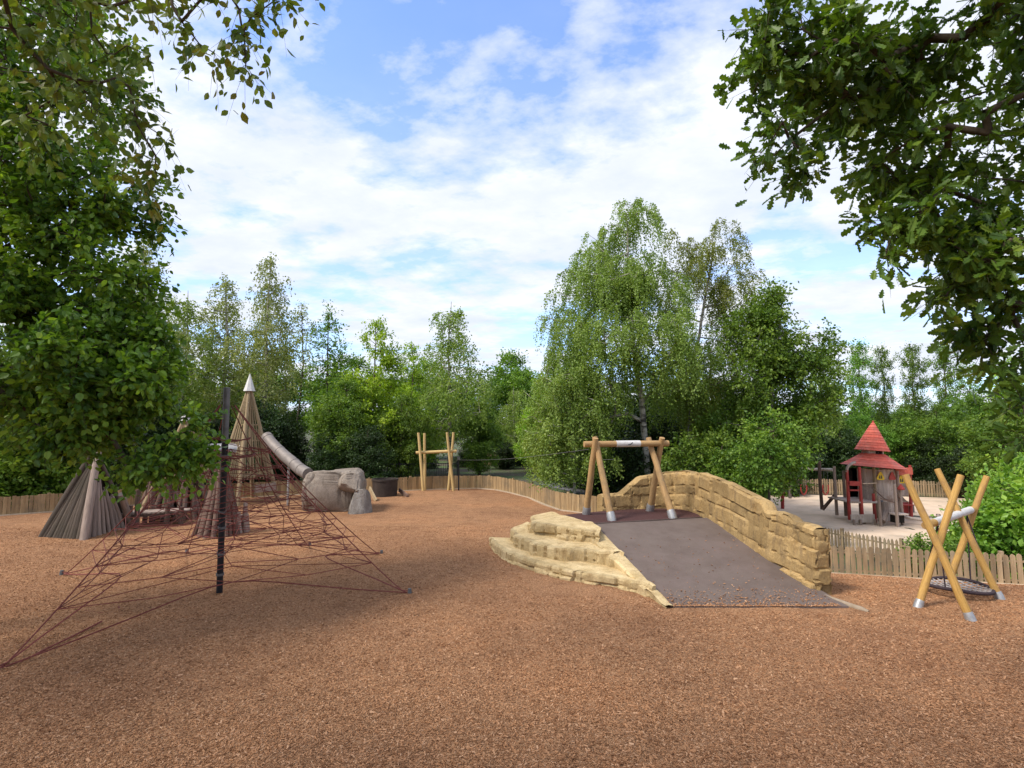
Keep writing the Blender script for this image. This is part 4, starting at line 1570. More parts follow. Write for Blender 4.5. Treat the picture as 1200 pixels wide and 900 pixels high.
# ---------------------------------------------------------------- boulders, tub
def rock_mesh(mb, c, size, seed, power=.5, cuts=10, cracks=True, layers=(), taper=.12, sub=6, rnd=.5, lump=.10):
    rg = random.Random(seed)
    bm = bmesh.new()
    bmesh.ops.create_icosphere(bm, subdivisions=sub, radius=1)
    planes = []
    for _ in range(cuts):
        v = Vector((rg.gauss(0, 1), rg.gauss(0, 1), rg.gauss(0, .6))).normalized()
        planes.append((v, rg.uniform(.80, 1.0)))
    b = len(mb.v)
    so = Vector((seed * 3.1, seed * 1.7, 0))
    for v in bm.verts:
        p = Vector([math.copysign(abs(x) ** power, x) for x in v.co])
        for nrm, d in planes:
            e = p.dot(nrm) - d
            if e > 0: p -= nrm * e * .8
        p *= 1 + lump * mnoise.noise(p * 1.1 + so) + .03 * abs(mnoise.noise(p * 2.6 + so)) + .025 * mnoise.noise(p * 5.5 + so) + .014 * mnoise.noise(p * 12 + so)
        if cracks:
            g = abs(mnoise.noise(p * 1.0 + so * 2))
            p *= 1 - .06 * (1 - ss(0, .05, g))
            g = abs(mnoise.noise(p * 1.7 + so * 3 + Vector((4, 0, 0))))
            p *= 1 - .03 * (1 - ss(0, .04, g))
        for lz, dep in layers:
            g = abs(p.z - lz - .05 * mnoise.noise(Vector((p.x * 1.5, p.y * 1.5, 0)) + so))
            k = 1 - dep * (1 - ss(0, .07, g))
            p = Vector((p.x * k, p.y * k, p.z))
        k = 1 - taper * (p.z + 1) / 2
        mb.v.append(Vector(c) + Vector((p.x * size[0] * k, p.y * size[1] * k, p.z * size[2])) - mb.o)
    for f in bm.faces:
        mb.face([b + v.index for v in f.verts], None, rnd)
    bm.free()


root = empty('boulder', P(395, 600, 19.6), 'big grey brown artificial climbing boulder at the foot of the tube slide', 'boulder')
mb = MB(); p = P(391, 600, 20.2)
rock_mesh(mb, Vector((p.x, p.y, .52)), (1.04, .95, .92), 4, .25, 9, True, ((-.16, .10), (-.56, .08)), .15, lump=.05)
mb.build('rock', M['boulder'], root, smooth=50)
mb = MB(); p = P(411, 600, 19.9)
rock_mesh(mb, Vector((p.x + .05, p.y, 1.05)), (.44, .8, .34), 12, .34, 8, True, (), .10, 5, lump=.07)
mb.build('overhang', M['boulder'], root, smooth=50)
mb = MB(); p = P(423, 600, 19.5)
rock_mesh(mb, Vector((p.x, p.y, .25)), (.46, .55, .64), 9, .42, 14, True, (), .36, 5)
mb.build('side_rock', M['boulder_grey'], root, smooth=50)

root = empty('round_tub', P(451, 580, 23.6), 'large round dark brown tub behind the boulder, holding a dark bush', 'tub')
c = P(451, 580, 24.0); c.z = 0
mb = MB(); mb.lathe(c, [(.50, -.05), (.52, .3), (.535, .70), (.56, .70), (.56, .78), (.50, .78), (.48, .60), (.01, .60)], 28, .5)
mb.build('wall', M['tub'], root, smooth=40)
for (px, py, qx, qy, d, nm, lb, mt) in ((468, 574, 478, 582, 24.2, 'plank', 'dark plank lying tilted on the mulch right of the round tub', 'old_log'),
                                       (433, 572, 441, 581, 22.8, 'plank', 'yellowish plank leaning between the boulder and the round tub', 'slat_wood')):
    a, b = P(px, py, d), P(qx, qy, d - .6); b.z = .06
    mb = MB(); mb.beam(a, b, .06, .16); o = mb.build(nm, M[mt]); tag(o, lb, 'plank')

# ---------------------------------------------------------------- the red roofed play house in the sand yard
TX, TY, TZ = 16.8, 26.0, -1.3


def L(px, py, dy=0.0):
    return Vector((TX + (px - 1020) * .04, TY + dy, TZ + (607.5 - py) * .04))


house = empty('play_house', (TX, TY, TZ), 'crooked round play house of grey planks under a two tier red pointed roof', 'play house')
tilt = Matrix.Rotation(R(4.5), 3, 'Y')
mb = MB()
c = L(1019.5, 527.5)
n = 12
for i in range(11):       # shingle courses, each a little proud of the one below
    t0, t1 = i / 11, (i + 1) / 11
    r0, r1 = .68 * (1 - t0) ** .93 + .015, .68 * (1 - t1) ** .93 + .015
    z0, z1 = 1.32 * t0, 1.32 * t1
    mb.lathe(c, [(r0 * .94, z0 - .01), (r0 + .028, z0), (r1 + .006, z1)], n, .12 + .76 * (i % 2), tilt)
mb.lathe(c, [(.01, .06), (.67, -.006)], n, .4, tilt)
mb.build('upper_roof', M['roof_red'], house)
mb = MB(); mb.ball(c + tilt @ Vector((0, 0, 1.34)), .05); mb.build('finial', M['red_paint'], house)
mb = MB(); mb.lathe(L(1019.5, 534), [(.46, -.15), (.42, .35)], 10, None, tilt); neck = mb.build('roof_neck', M['plank_grey'], house)
mb = MB()
for a in (-1.75, -1.35):
    p = L(1020, 529.5) + Vector((math.cos(a) * .44, math.sin(a) * .44, 0)); mb.box(p, (.13, .06, .14), Matrix.Rotation(a + 1.57, 3, 'Z'))
mb.build('opening_shade', M['hole_shade'], neck)  # dark boxes painted in place of the shade inside the neck
mb = MB()
c = L(1019.5, 546)
n = 9
for i in range(6):
    t0, t1 = i / 6, (i + 1) / 6
    r0, r1 = 1.34 + (.46 - 1.34) * t0, 1.34 + (.46 - 1.34) * t1
    z0, z1 = .60 * (t0 ** 1.1), .60 * (t1 ** 1.1)
    mb.lathe(c, [(r0 * .97, z0 - .01), (r0 + .025, z0), (r1 + .006, z1)], n, .2 + .6 * (i % 2), tilt)
mb.lathe(c, [(.02, .12), (1.33, -.02)], n, .3, tilt)
mb.build('lower_roof', M['roof_red'], house)


def plank_ring(mb, cx, cy, rad, a0, a1, z0, z1, n, th=.035, wob=.0):
    for i in range(n):
        t = (i + .5) / n
        a = a0 + (a1 - a0) * t
        w = rad * abs(a1 - a0) / n * .97
        p = Vector((cx + math.cos(a) * rad, cy + math.sin(a) * rad, (z0 + z1) / 2))
        mb.box(p, (w, th, z1 - z0 + random.uniform(-wob, wob)), Matrix.Rotation(a + math.pi / 2, 3, 'Z') @ Matrix.Rotation(random.uniform(-.012, .012), 3, 'Y'))


dc = L(1027.5, 600, .35)
mb = MB(); plank_ring(mb, dc.x, dc.y, .72, R(-205), R(45), L(0, 584).z, L(0, 549).z, 17, .035, .05); mb.build('drum_wall', M['plank_grey'], house)
mb = MB(); plank_ring(mb, dc.x, dc.y, .66, R(-100), R(20), TZ, L(0, 583).z, 9, .035, .02); mb.build('drum_base', M['plank_grey'], house)
mb = MB()
for i in range(4): mb.box(L(999.5 + i * 3.9, 566, .55), (.15, .04, 1.35), None)
mb.build('back_panel', M['plank_grey'], house)
mb.box(L(999.5, 564, .515), (.26, .03, .85))
mb.lathe(L(999.5, 553.6, .515), [(.13, -.015), (.13, .015), (.001, .016)], 14, .5, Matrix.Rotation(R(90), 3, 'X'))
mb.build('doorway_shade', M['hole_shade'], house)  # dark panel, the shade within the entrance put into its colour
mb = MB()
fl = [(L(978, 0).x, TY - .9), (L(1012, 0).x, TY - .9), (L(1012, 0).x, TY + .9), (L(978, 0).x, TY + .9)]
mb.poly_prism(fl, L(0, 583.5).z - .07, L(0, 583.5).z)
mb.build('platform', M['plank_grey'], house)
for (px, t, b, dy, mt) in ((978, 549, 604, -.75, 'red_paint'), (990.5, 545, 606, -.85, 'red_paint'), (982.5, 547, 604, .55, 'grey_log'), (1004, 549, 604, .1, 'grey_log'), (1011.5, 546, 603, -.55, 'slat_wood'),
                           (1006.5, 575, 607, -.75, 'red_paint'), (1041.5, 550, 604, -.35, 'grey_log'), (994, 552, 605, .6, 'grey_log')):
    mb = MB(); mb.tube([L(px + .5, b, dy), L(px, (t + b) / 2, dy), L(px - .3, t, dy)], [.075, .07, .062], 8, wob=.06); mb.build('post', M[mt], house, smooth=50)
mb = MB()
arc = [L(977.5, 551, -.75), L(978.5, 546, -.75), L(981.5, 543, -.75), L(985, 541, -.7), L(989, 540.5, -.65)]
mb.tube(resample([tuple(p) for p in arc], .06)[0], .06, 8); mb.build('curved_post', M['grey_log'], house, smooth=50)
mb = MB()
mb.box(L(984.5, 563.5, -.88), (.52, .05, .20), Matrix.Rotation(R(2), 3, 'Y')); mb.box(L(985, 571, -.85), (.5, .05, .06), None)
mb.build('red_rail', M['red_paint'], house)
mb = MB()
mb.beam(L(992, 563.5, -.9), L(1012, 563.5, -.65), .06, .04); mb.build('hand_rail', M['pale_wood'], house)
# the right-hand bay
mb = MB()
for i in range(5): mb.box(L(1046.3 + i * 3.3, 566.3 - i * .3, .15), (.127, .04, 1.18))
mb.build('bay_wall', M['plank_grey'], house)
mb = MB(); mb.beam(L(1043, 552, -.15), L(1062, 551, -.15), .07, .32); mb.build('bay_roof', M['roof_red'], house)
for (px, t, b, dy) in ((1061.5, 544.5, 604, -.05), (1045, 553, 604, .6)):
    mb = MB(); mb.tube([L(px - 1.6, b, dy), L(px - .8, (t + b) / 2, dy), L(px, t, dy)], [.075, .07, .06], 8, wob=.06); mb.build('post', M['red_paint'], house, smooth=50)
mb = MB()
mb.flat_prism([L(1045, 588, .1), L(1060, 587.5, .1), L(1060, 603, .1), L(1053, 599, .1), L(1045, 597.5, .1)], (0, .04, 0)); mb.box(L(1053, 589.5, -.08), (.6, .36, .04)); mb.build('bay_counter', M['red_paint'], house)
# shutters and signs


def tri_sign(px, py, w, h, dy, mt, name, round_=.3, figs=None, th=.03):
    c = L(px, py, dy)
    ol = []
    for k in range(24):
        a = k / 24 * 2 * math.pi + math.pi / 2
        rr_ = 1 / max(math.cos(((a - math.pi / 2) % (2 * math.pi / 3)) - math.pi / 3), .5)
        rr_ = .5 * (min(rr_, 1.55))
        ol.append(c + Vector((math.cos(a) * rr_ * w, 0, math.sin(a) * rr_ * h)))
    mb = MB(); mb.flat_prism(ol, (0, -th, 0)); o = mb.build(name, M[mt], house)
    if figs:
        mb = MB()
        for dx in figs:
            q = c + Vector((dx, -th - .004, 0))
            mb.ball(q + Vector((0, 0, .035)), (.026, .006, .026), 8, 6)
            mb.flat_prism([q + Vector((-.03, 0, -.085)), q + Vector((.03, 0, -.085)), q + Vector((.024, 0, .012)), q + Vector((-.024, 0, .012))], (0, -.003, 0))
        mb.build('pictogram', M['ink'], o)
    return o


tri_sign(1020.7, 557, .26, .29, -.40, 'yellow_sign', 'sign', figs=(-.045, .04))
tri_sign(1053, 562, .26, .29, .1, 'yellow_sign', 'sign', figs=(-.04, .045))
tri_sign(1034.2, 557, .22, .28, -.40, 'red_paint', 'shutter')
# standing pieces round the house: things of their own
root = empty('bench', L(985, 604, -1.2), 'low grey plank bench at the foot of the play house\'s red posts', 'bench')
mb = MB(); mb.beam(L(973, 601, -1.2), L(999, 600.5, -1.2), .06, .35); mb.build('seat', M['plank_grey'], root)
for (px, dy) in ((975, -1.3), (982, -1.3), (990, -1.05), (998, -1.3)):
    mb = MB(); mb.tube([L(px, 609, dy), L(px, 601.5, dy)], .055, 8); mb.build('leg', M['grey_log'], root)
root = empty('climbing_ladder', L(1002, 604, -1.3), 'slanting grey log ladder with rope rails up to the play house platform', 'ladder')
mb = MB()
lp_ = [L(1000, 602, -1.6), L(1005, 597, -1.45), L(1010, 592, -1.25), L(1012, 584, -1.1)]
mb.tube(resample([tuple(p) for p in lp_], .08)[0], .15, 10, wob=.12); mb.build('climbing_log', M['grey_log'], root, smooth=50)
for (px, t, b, dy) in ((996.5, 575, 611, -1.7), (1014.5, 562, 611, -1.7), (1027, 562, 608, -1.3)):
    mb = MB(); mb.tube([L(px + 1, b, dy), L(px, t, dy)], [.07, .06], 8, wob=.06); mb.build('post', M['grey_log'], root, smooth=50)
mb = MB(); mb.box(L(1020.5, 594.5, -1.45), (.6, .5, .06)); mb.build('step', M['plank_grey'], root)
mb = MB(); mb.box(L(1020.5, 600, -1.4), (.42, .3, .32)); mb.build('recess_shade', M['hole_shade'], root)  # dark block standing for the shade below the step
mb = MB()
for (a, b) in (((993, 566, -1.5), (1005, 578, -1.55)), ((1005, 578, -1.55), (1014, 582, -1.7)), ((1014, 571, -1.7), (1027, 579, -1.3)), ((997, 577, -1.7), (1014, 582, -1.7)), ((1014.5, 582, -1.7), (1043, 580.5, -.5))):
    mb.tube([L(*a), L(*b)], .025, 6)
mb.build('rail', M['old_log'], root)
# red roof tip on one of the ladder posts
mb = MB(); tri = L(1027, 566, -1.36)
mb.lathe(tri - Vector((0, 0, .12)), [(.14, 0), (.15, .05), (.02, .25)], 8, .5); mb.build('post_cap', M['red_paint'], root)
root = empty('balance_beam', L(1054, 605, -.9), 'low curved grey log beam lying on the sand right of the play house', 'beam')
mb = MB()
bp_ = [L(1031, 603, -.6), L(1040, 604.5, -1.2), L(1052, 605.5, -1.5), L(1065, 605, -1.3), L(1077, 603, -.8)]
mb.tube(resample([tuple(p + Vector((0, 0, .16))) for p in bp_], .1)[0], .065, 9, wob=.08); mb.build('log', M['plank_grey'], root, smooth=50)
for p in (bp_[0], bp_[4]):
    mb = MB(); mb.tube([p + Vector((0, 0, -.2)), p + Vector((0, 0, .22))], .085, 8); mb.build('leg', M['old_log'], root)
root = empty('slide_chute', L(1090, 595, 2.0), 'small grey slide chute coming down at the right side of the play house', 'slide')
mb = MB()
rows = []
ch = [L(1063, 574, 1.0), L(1070, 583, 1.4), L(1079, 590, 1.8), L(1090, 596, 2.1), L(1102, 597.5, 2.3)]
for p in resample([tuple(q) for q in ch], .12)[0]:
    rows.append([p + Vector((.05 * 0, w, .16 if abs(w) > .2 else 0)) for w in (-.28, -.22, -.16, 0, .16, .22, .28)])
rows2 = [[q + Vector((0, 0, -.03)) for q in r_][::-1] for r_ in rows]
mb.grid([a + b for a, b in zip(rows, rows2)], wrap=True); mb.build('chute', M['slide_steel'], root, smooth=40)
mb = MB(); mb.box(L(1101, 602, 2.3), (.2, .3, .36)); mb.build('foot', M['worn_metal'], root)
root = empty('rubber_post', L(1078, 600, 3.0), 'short thick slate blue post in the sand behind the small slide chute', 'post')
mb = MB(); mb.tube([L(1078, 606, 3), L(1078, 571, 3)], [.12, .10], 10, wob=.1); mb.build('post', M['slate_rubber'], root, smooth=50)
mb = MB(); mb.ball(L(1078, 570.5, 3), (.11, .11, .08)); mb.build('cap', M['red_paint'], root)
# swings in the sand yard
SD = 29.5
root = empty('log_swing_stand', P(960, 585, SD), 'grey log swing frame with a long top beam, left of the red roofed play house', 'swing frame')
mb = MB(); mb.tube([P(938, 549.5, 31), P(976, 550.5, 27.5)], .075, 10, wob=.05); mb.build('beam', M['plank_grey'], root, smooth=50)
for (tx, ty, bx, by, d) in ((960, 540.5, 961, 566, 27.3), (961, 566, 963.5, 597, 27.3), (980, 578, 964, 597, 27.2), (924.5, 548, 926, 584, 32.5)):
    mb = MB(); mb.tube([P(bx, by, d), P(tx, ty, d)], [.085, .075], 8, wob=.06); mb.build('leg', M['old_log'] if bx > 930 else M['grey_log'], root, smooth=50)
for (px, d, lb) in ((942, 31.5, 'red looped swing seat hanging farthest from the play house'), (967.5, 30.5, 'red looped swing seat hanging close beside the play house')):
    root = empty('looped_swing', P(px, 578, d), lb, 'swing')
    mb = MB(); k = [P(px - 3, 568, d), P(px - 3.2, 575, d), P(px, 580, d), P(px + 3.2, 575, d), P(px + 3, 568, d)]
    mb.tube(resample([tuple(q) for q in k], .06)[0], .035, 6); mb.build('seat', M['red_paint'], root)
    for s in (-3, 3):
        mb = MB(); mb.tube([P(px + s, 568, d), P(px + s * .6, 551, d)], .012, 5); mb.build('chain', M['chain'], root)
root = empty('spring_post', P(917, 594, 29.5), 'slim bright red post with a red crosspiece standing in the sand beside the young tree', 'post')
mb = MB(); b = P(917, 595, 29.5); mb.tube([b - Vector((0, 0, .1)), P(917, 562, 29.5)], .085, 10); mb.build('post', M['red_paint'], root, smooth=50)
mb = MB(); mb.box(P(916.5, 567, 29.4), (.34, .1, .2)); mb.build('crosspiece', M['red_paint'], root)
o_ = P(749.5, 561, 15.75)
root = empty('orange_dome', o_, 'small orange domed object on top of the stone wall', 'object')  # unidentified orange object, shaped as a plain dome
mb = MB(); mb.lathe(o_ - Vector((0, 0, .06)), [(.10, 0), (.12, .04), (.09, .09), (.01, .12)], 12, .5); mb.build('dome', M['orange'], root, smooth=50)

root_p = G(238, 828, .03)
mb = MB(); rock_mesh(mb, root_p, (.055, .04, .03), 41, .7, 5, False, (), .1, 3); o = mb.build('bark_lump', M['hut_log'], smooth=50); tag(o, 'small dark lump of bark lying alone on the mulch in front of the net', 'bark')

# ---------------------------------------------------------------- trees: archetypes at their own origin, then copies
def B(c, r, n):
    return (c, r, n)


# two tall weeping birches behind the deck
def birch_blobs(bx, by, prof_, scale_n, seed):
    """stack of flattened blobs: prof_ = [(z, radius, dx, n)]"""
    return [((bx + dx, by, z), (r, r, hz), int(n * scale_n)) for z, r, dx, hz, n in prof_]


d1 = 24.0
g = lambda px, py, d=d1: tuple(P(px, py, d))
hb = H(5.8, d1)
tr = [(5.85, d1, hb - .2), g(757, 520), g(752, 470), g(742, 400), g(737, 320), g(734, 250)]
blobs = [(g(738, 262), (1.25, 1.3, 1.3), 46), (g(725, 300), (2.0, 1.9, 1.6), 90), (g(705, 345), (2.2, 2.2, 1.7), 100), (g(755, 340), (1.9, 2.0, 1.9), 90),
         (g(672, 395), (1.7, 1.9, 1.6), 80), (g(735, 400, 22.8), (2.7, 2.2, 1.8), 130), (g(790, 400, 23), (2.0, 2.2, 1.7), 90), (g(655, 450), (1.6, 2.0, 1.5), 75),
         (g(688, 462, 23.5), (1.7, 2.0, 1.4), 90), (g(645, 500), (1.2, 1.8, 1.2), 50), (g(672, 520, 24.5), (1.3, 1.6, 1.0), 46), (g(795, 460, 25.4), (1.3, 1.4, 1.3), 46)]
make_tree('birch_tree', 'largest weeping birch with white trunk, fresh green crown towering behind the log frame', 'tree', (5.85, d1, hb), tr, .17, blobs,
          M['leaf_birch'], M['birch_bark'], 'strand', seed=4, gap=.42, gap_scale=.5, n_twig=7, n_leaf=24, twig_len=1.35, size=.088, seg=.7, r_tip=.008, jitter=.05, sag=.05, rise=.6)
d2 = 25.5
hb = H(8.1, d2)
tr = [(8.1, d2, hb - .2), g(808, 500, d2), g(813, 430, d2), g(825, 360, d2), g(838, 285, d2)]
blobs = [(g(842, 285, d2), (1.3, 1.3, 1.3), 34), (g(800, 300, d2), (1.1, 1.2, 1.4), 26), (g(850, 325, d2), (1.5, 1.5, 1.4), 44), (g(815, 345, d2), (1.7, 1.7, 1.5), 46), (g(845, 385, d2), (1.9, 1.8, 1.5), 60),
         (g(815, 430, d2), (1.9, 1.9, 1.5), 66), (g(812, 490, d2), (1.4, 1.6, 1.2), 44), (g(860, 430, d2), (1.3, 1.5, 1.3), 34)]
make_tree('birch_tree', 'thinner birch with ochre tinged crown, rising right of the largest birch', 'tree', (8.1, d2, hb), tr, .12, blobs,
          M['leaf_birch_ochre'], M['birch_bark'], 'strand', seed=9, gap=.40, gap_scale=.5, n_twig=7, n_leaf=22, twig_len=1.35, size=.085, seg=.7, r_tip=.008, jitter=.05, sag=.05, rise=.6)
# hanging lower curtain, a third slender birch left of the frame
d3 = 22.6
tr = [g(672, 584, d3), g(674, 520, d3), g(668, 470, d3), g(660, 440, d3)]
tr[0] = (tr[0][0], d3, -.3)
blobs = [(g(655, 455, d3), (1.2, 1.3, 1.1), 44), (g(675, 495, d3), (1.4, 1.3, 1.1), 56), (g(640, 500, d3), (1.2, 1.2, 1.0), 40), (g(690, 530, d3), (1.1, 1.1, .8), 40), (g(652, 535, d3), (.9, 1.1, .6), 24)]
make_tree('birch_tree', 'small bright birch with pale stem just left of the log frame, over the fence', 'tree', (tr[0][0], d3, 0), tr, .075, blobs,
          M['leaf_birch'], M['birch_bark'], 'strand', seed=14, n_twig=6, n_leaf=16, twig_len=.8, size=.10, seg=.6, r_tip=.007, jitter=.07, rise=.6)
# alder mass to the right of the birches
d4 = 23.5
hb = H(10.2, d4)
tr = [(10.4, d4, hb - .2), g(902, 500, d4), g(905, 430, d4), g(915, 370, d4)]
blobs = [(g(915, 365, d4), (1.3, 1.3, 1.1), 60), (g(890, 395, d4), (1.6, 1.6, 1.3), 90), (g(940, 405, d4), (1.4, 1.5, 1.2), 75), (g(880, 450, d4), (1.9, 1.8, 1.3), 120), (g(935, 455, d4), (1.8, 1.7, 1.3), 120),
         (g(860, 510, d4), (1.7, 1.7, 1.2), 110), (g(915, 505, d4), (1.9, 1.7, 1.1), 120), (g(955, 500, d4), (1.2, 1.4, 1.0), 60), (g(890, 545, d4), (1.6, 1.4, .8), 80)]
make_tree('alder_tree', 'broad green alder filling the gap between the birches and the sand yard', 'tree', (10.4, d4, hb), tr, .14, blobs,
          M['leaf_mid'], M['bark_grey'], 'sprig', seed=21, gap=.45, gap_scale=.6, n_twig=5, n_leaf=14, twig_len=.62, size=.135, droop=.25, seg=.6, r_tip=.008, jitter=.08)
# shrubs under the birches
d5 = 21.5
for (px, py, d, rx, rz_, n, sd, lb) in ((820, 548, 21.8, 1.5, 1.25, 150, 31, 'dense green shrub behind the highest part of the stone wall'),
                                        (868, 558, 20.8, 1.25, 1.0, 120, 32, 'bushy shrub leaning over the stone wall beside the young tree'),
                                        (725, 545, 24.6, 1.9, 1.3, 150, 33, 'shaded shrub behind the log frame at the foot of the largest birch')):
    p = P(px, py, d)
    hb = H(p.x, d)
    make_tree('shrub', lb, 'shrub', (p.x, d, hb), [(p.x, d, hb - .1), (p.x + .1, d, hb + .8), (p.x, d, p.z)], .05,
              [(tuple(p), (rx, 1.2, rz_), n), ((p.x + .5, d, hb + .7), (rx * .9, 1.1, .6), n // 2)], M['leaf_mid'] if sd != 33 else M['leaf_shaded'], M['bark'], 'sprig', seed=sd, gap=.3, n_twig=5, n_leaf=12,  # the shrub behind the log frame has its shade in the leaf colour
              twig_len=.5, size=.12, droop=.2, seg=.5, r_tip=.006, jitter=.06, trunk_name='stem', crown_name='foliage')
# young tree at the wall's low end, in front of the sand yard
d6 = 19.2
p = P(900, 600, d6)
hb = H(p.x, d6)
tr = [(p.x, d6, hb - .1), g(901, 580, d6), g(904, 540, d6), g(908, 505, d6)]
blobs = [(g(908, 500, d6), (.7, .8, .6), 36), (g(893, 532, d6), (.85, .9, .5), 48), (g(922, 535, d6), (.6, .8, .4), 30), (g(888, 556, d6), (.6, .7, .22), 20)]
make_tree('young_tree', 'young slim stemmed tree growing at the edge of the pale sand yard', 'tree', (p.x, d6, hb), tr, .045, blobs, M['leaf_mid'], M['bark'], 'sprig', seed=41,
          n_twig=5, n_leaf=11, twig_len=.42, size=.115, droop=.3, seg=.4, r_tip=.006, jitter=.05)

# ---- the big near hazel on the left
dh = 8.2
tr = [(-9.2, 7.6, -.1), (-9.0, 7.7, 2.2), (-8.8, 8.0, 4.5), (-8.3, 8.2, 7.0), (-8.0, 8.4, 9.0)]
q = lambda px, py, d=8.2: tuple(P(px, py, d))
blobs = [(q(50, 60, 8.6), (1.4, 1.6, 1.5), 74), (q(15, 180, 8.4), (1.3, 1.7, 1.2), 66), (q(95, 215, 8.4), (.95, 1.2, .7), 36), (q(125, 275, 8.4), (.55, .8, .40), 20), (q(50, 290, 8.2), (1.2, 1.6, 1.0), 70),
         (q(140, 335, 8.2), (.36, .6, .24), 10), (q(80, 370, 8.0), (1.05, 1.3, .75), 66), (q(15, 400, 7.8), (1.1, 1.4, .9), 58), (q(150, 400, 8.0), (.40, .6, .32), 20), (q(100, 440, 7.8), (1.0, 1.2, .55), 66),
         (q(178, 452, 7.9), (.36, .6, .30), 18), (q(45, 465, 7.6), (.85, 1.1, .48), 40), (q(115, 488, 7.8), (.80, 1.0, .36), 42), (q(195, 492, 7.9), (.24, .5, .14), 10), (q(165, 515, 7.9), (.52, .7, .26), 25),
         (q(100, 508, 8.0), (.55, .8, .2), 16), (q(228, 494, 8.0), (.08, .2, .05), 3), (q(222, 530, 7.9), (.10, .2, .12), 4), (q(190, 548, 7.9), (.26, .4, .08), 6), (q(150, 545, 8.0), (.2, .3, .08), 4),
         ((-9.6, 7.8, 6.5), (1.6, 2.2, 3.2), 90), ((-9.0, 8.0, 10.0), (2.2, 2.2, 1.6), 70), ((-10.6, 5.2, 7.6), (2.0, 2.2, 1.4), 90), ((-10.8, 3.4, 8.4), (2.2, 2.0, 1.3), 90)]  # the nearest masses are unseen crown, added to shade the left foreground
make_tree('hazel_tree', 'big near hazel with round leaves that fills the left edge and overhangs the log hut', 'tree', (-9.2, 7.6, 0), tr, .17, blobs, M['leaf_near'], M['bark'], 'sprig', seed=51,
          gap=.40, gap_scale=1.15, tmpl=LEAF_HAZEL, n_twig=7, n_leaf=11, twig_len=.36, size=.092, droop=.22, up=1.25, seg=.35, r_tip=.008, jitter=.05, twigs=True)
# overhanging twigs at the top left: a near lime-leaved birch standing left of the camera
q = lambda px, py, d=5.4: tuple(P(px, py, d))
tr = [(-5.6, 2.2, -.1), (-5.4, 2.4, 3), (-5.2, 3.0, 5.5), (-4.9, 3.8, 7.3)]
blobs = [(q(60, 25, 5.6), (.8, .7, .6), 24), (q(125, 30, 5.4), (.45, .5, .35), 10), (q(140, 95, 5.5), (.16, .3, .25), 4), (q(165, 145, 5.6), (.16, .3, .25), 5), (q(190, 195, 5.7), (.10, .2, .16), 3), (q(182, 235, 5.8), (.10, .2, .10), 2),
         (q(262, 4, 5.2), (.22, .3, .08), 4), (q(285, 28, 5.2), (.10, .2, .14), 4), (q(287, 78, 5.2), (.04, .1, .08), 2), (q(222, 30, 5.2), (.10, .2, .12), 2), (q(243, 55, 5.2), (.08, .1, .06), 2), (q(330, -6, 5.2), (.08, .1, .04), 2), (q(20, 90, 5.6), (.5, .6, .6), 14),
         ((-7.5, 1.8, 8.2), (2.0, 1.3, 1.0), 150), ((-4.2, 2.0, 8.6), (1.8, 1.0, .8), 140), ((-1.6, 1.3, 9.0), (1.7, .9, .7), 120), ((-5.6, .4, 8.0), (2.2, 1.8, 1.2), 150), ((-3.2, .6, 8.6), (2.0, 1.3, .9), 130), ((-5.0, -1.8, 7.4), (2.0, 1.8, 1.3), 130), ((-1.4, -.8, 8.8), (1.8, 1.3, .8), 120), ((.8, -1.6, 9.2), (1.9, 1.4, .8), 110), ((-2.6, -3.0, 8.4), (2.2, 1.6, 1), 90),  # unseen crown masses, added overhead to shade the foreground
         (q(95, 130, 5.7), (.4, .4, .4), 9), (q(290, -90, 5.0), (.7, .6, .25), 12), (q(130, -80, 5.0), (1.0, .8, .4), 22)]
make_tree('grey_birch', 'overhanging near birch with dangling pointed leaves and bare twigs against the sky', 'tree', (-5.6, 2.2, 0), tr, .15, blobs, M['leaf_twig'], M['twig'], 'sprig', seed=61,
          tmpl=LEAF_OVAL, n_twig=4, n_leaf=5, twig_len=.36, size=.105, droop=.75, up=.4, seg=.22, r_tip=.0045, jitter=.03, rise=.3, twigs=True, wig=.08, sag=.2)
# ---- the near oak on the right
q = lambda px, py, d=4.7: tuple(P(px, py, d))
tr = [(5.6, 2.0, -.2), (5.5, 2.2, 2.2), (5.2, 2.8, 4.2), (4.6, 3.6, 5.9), (3.4, 4.2, 6.6)]
blobs = [(q(915, 55), (.34, .5, .36), 17), (q(885, 25), (.12, .3, .22), 5), (q(885, 100), (.10, .3, .10), 4), (q(965, 90), (.5, .6, .42), 26), (q(915, 165), (.16, .35, .12), 6), (q(955, 195), (.10, .3, .09), 4), (q(1035, 70), (.6, .7, .4), 32), (q(1120, 60), (.6, .8, .4), 36),
         (q(1190, 140), (.42, .7, .45), 30), (q(1080, 180), (.42, .6, .25), 20), (q(1135, 235), (.42, .6, .28), 24), (q(1040, 195), (.10, .25, .10), 4), (q(1045, 265), (.16, .35, .10), 6), (q(1075, 265), (.22, .4, .14), 9), (q(1025, 300), (.05, .16, .05), 2), (q(1118, 305), (.34, .5, .18), 16),
         (q(1178, 315), (.30, .5, .28), 18), (q(1100, 345), (.12, .25, .06), 4), (q(1165, 372), (.20, .4, .14), 9), (q(1192, 415), (.12, .3, .14), 6), (q(1160, 398), (.07, .2, .05), 3), (q(1195, 480, 4.4), (.10, .25, .14), 5), (q(1205, 510, 4.3), (.05, .14, .05), 2),
         ((4.4, 3.4, 6.6), (1.0, .9, .8), 40), ((3.2, 3.6, 7.6), (1.2, .9, .6), 40), ((5.2, 3.8, 5.0), (.9, .9, 1.0), 30)]
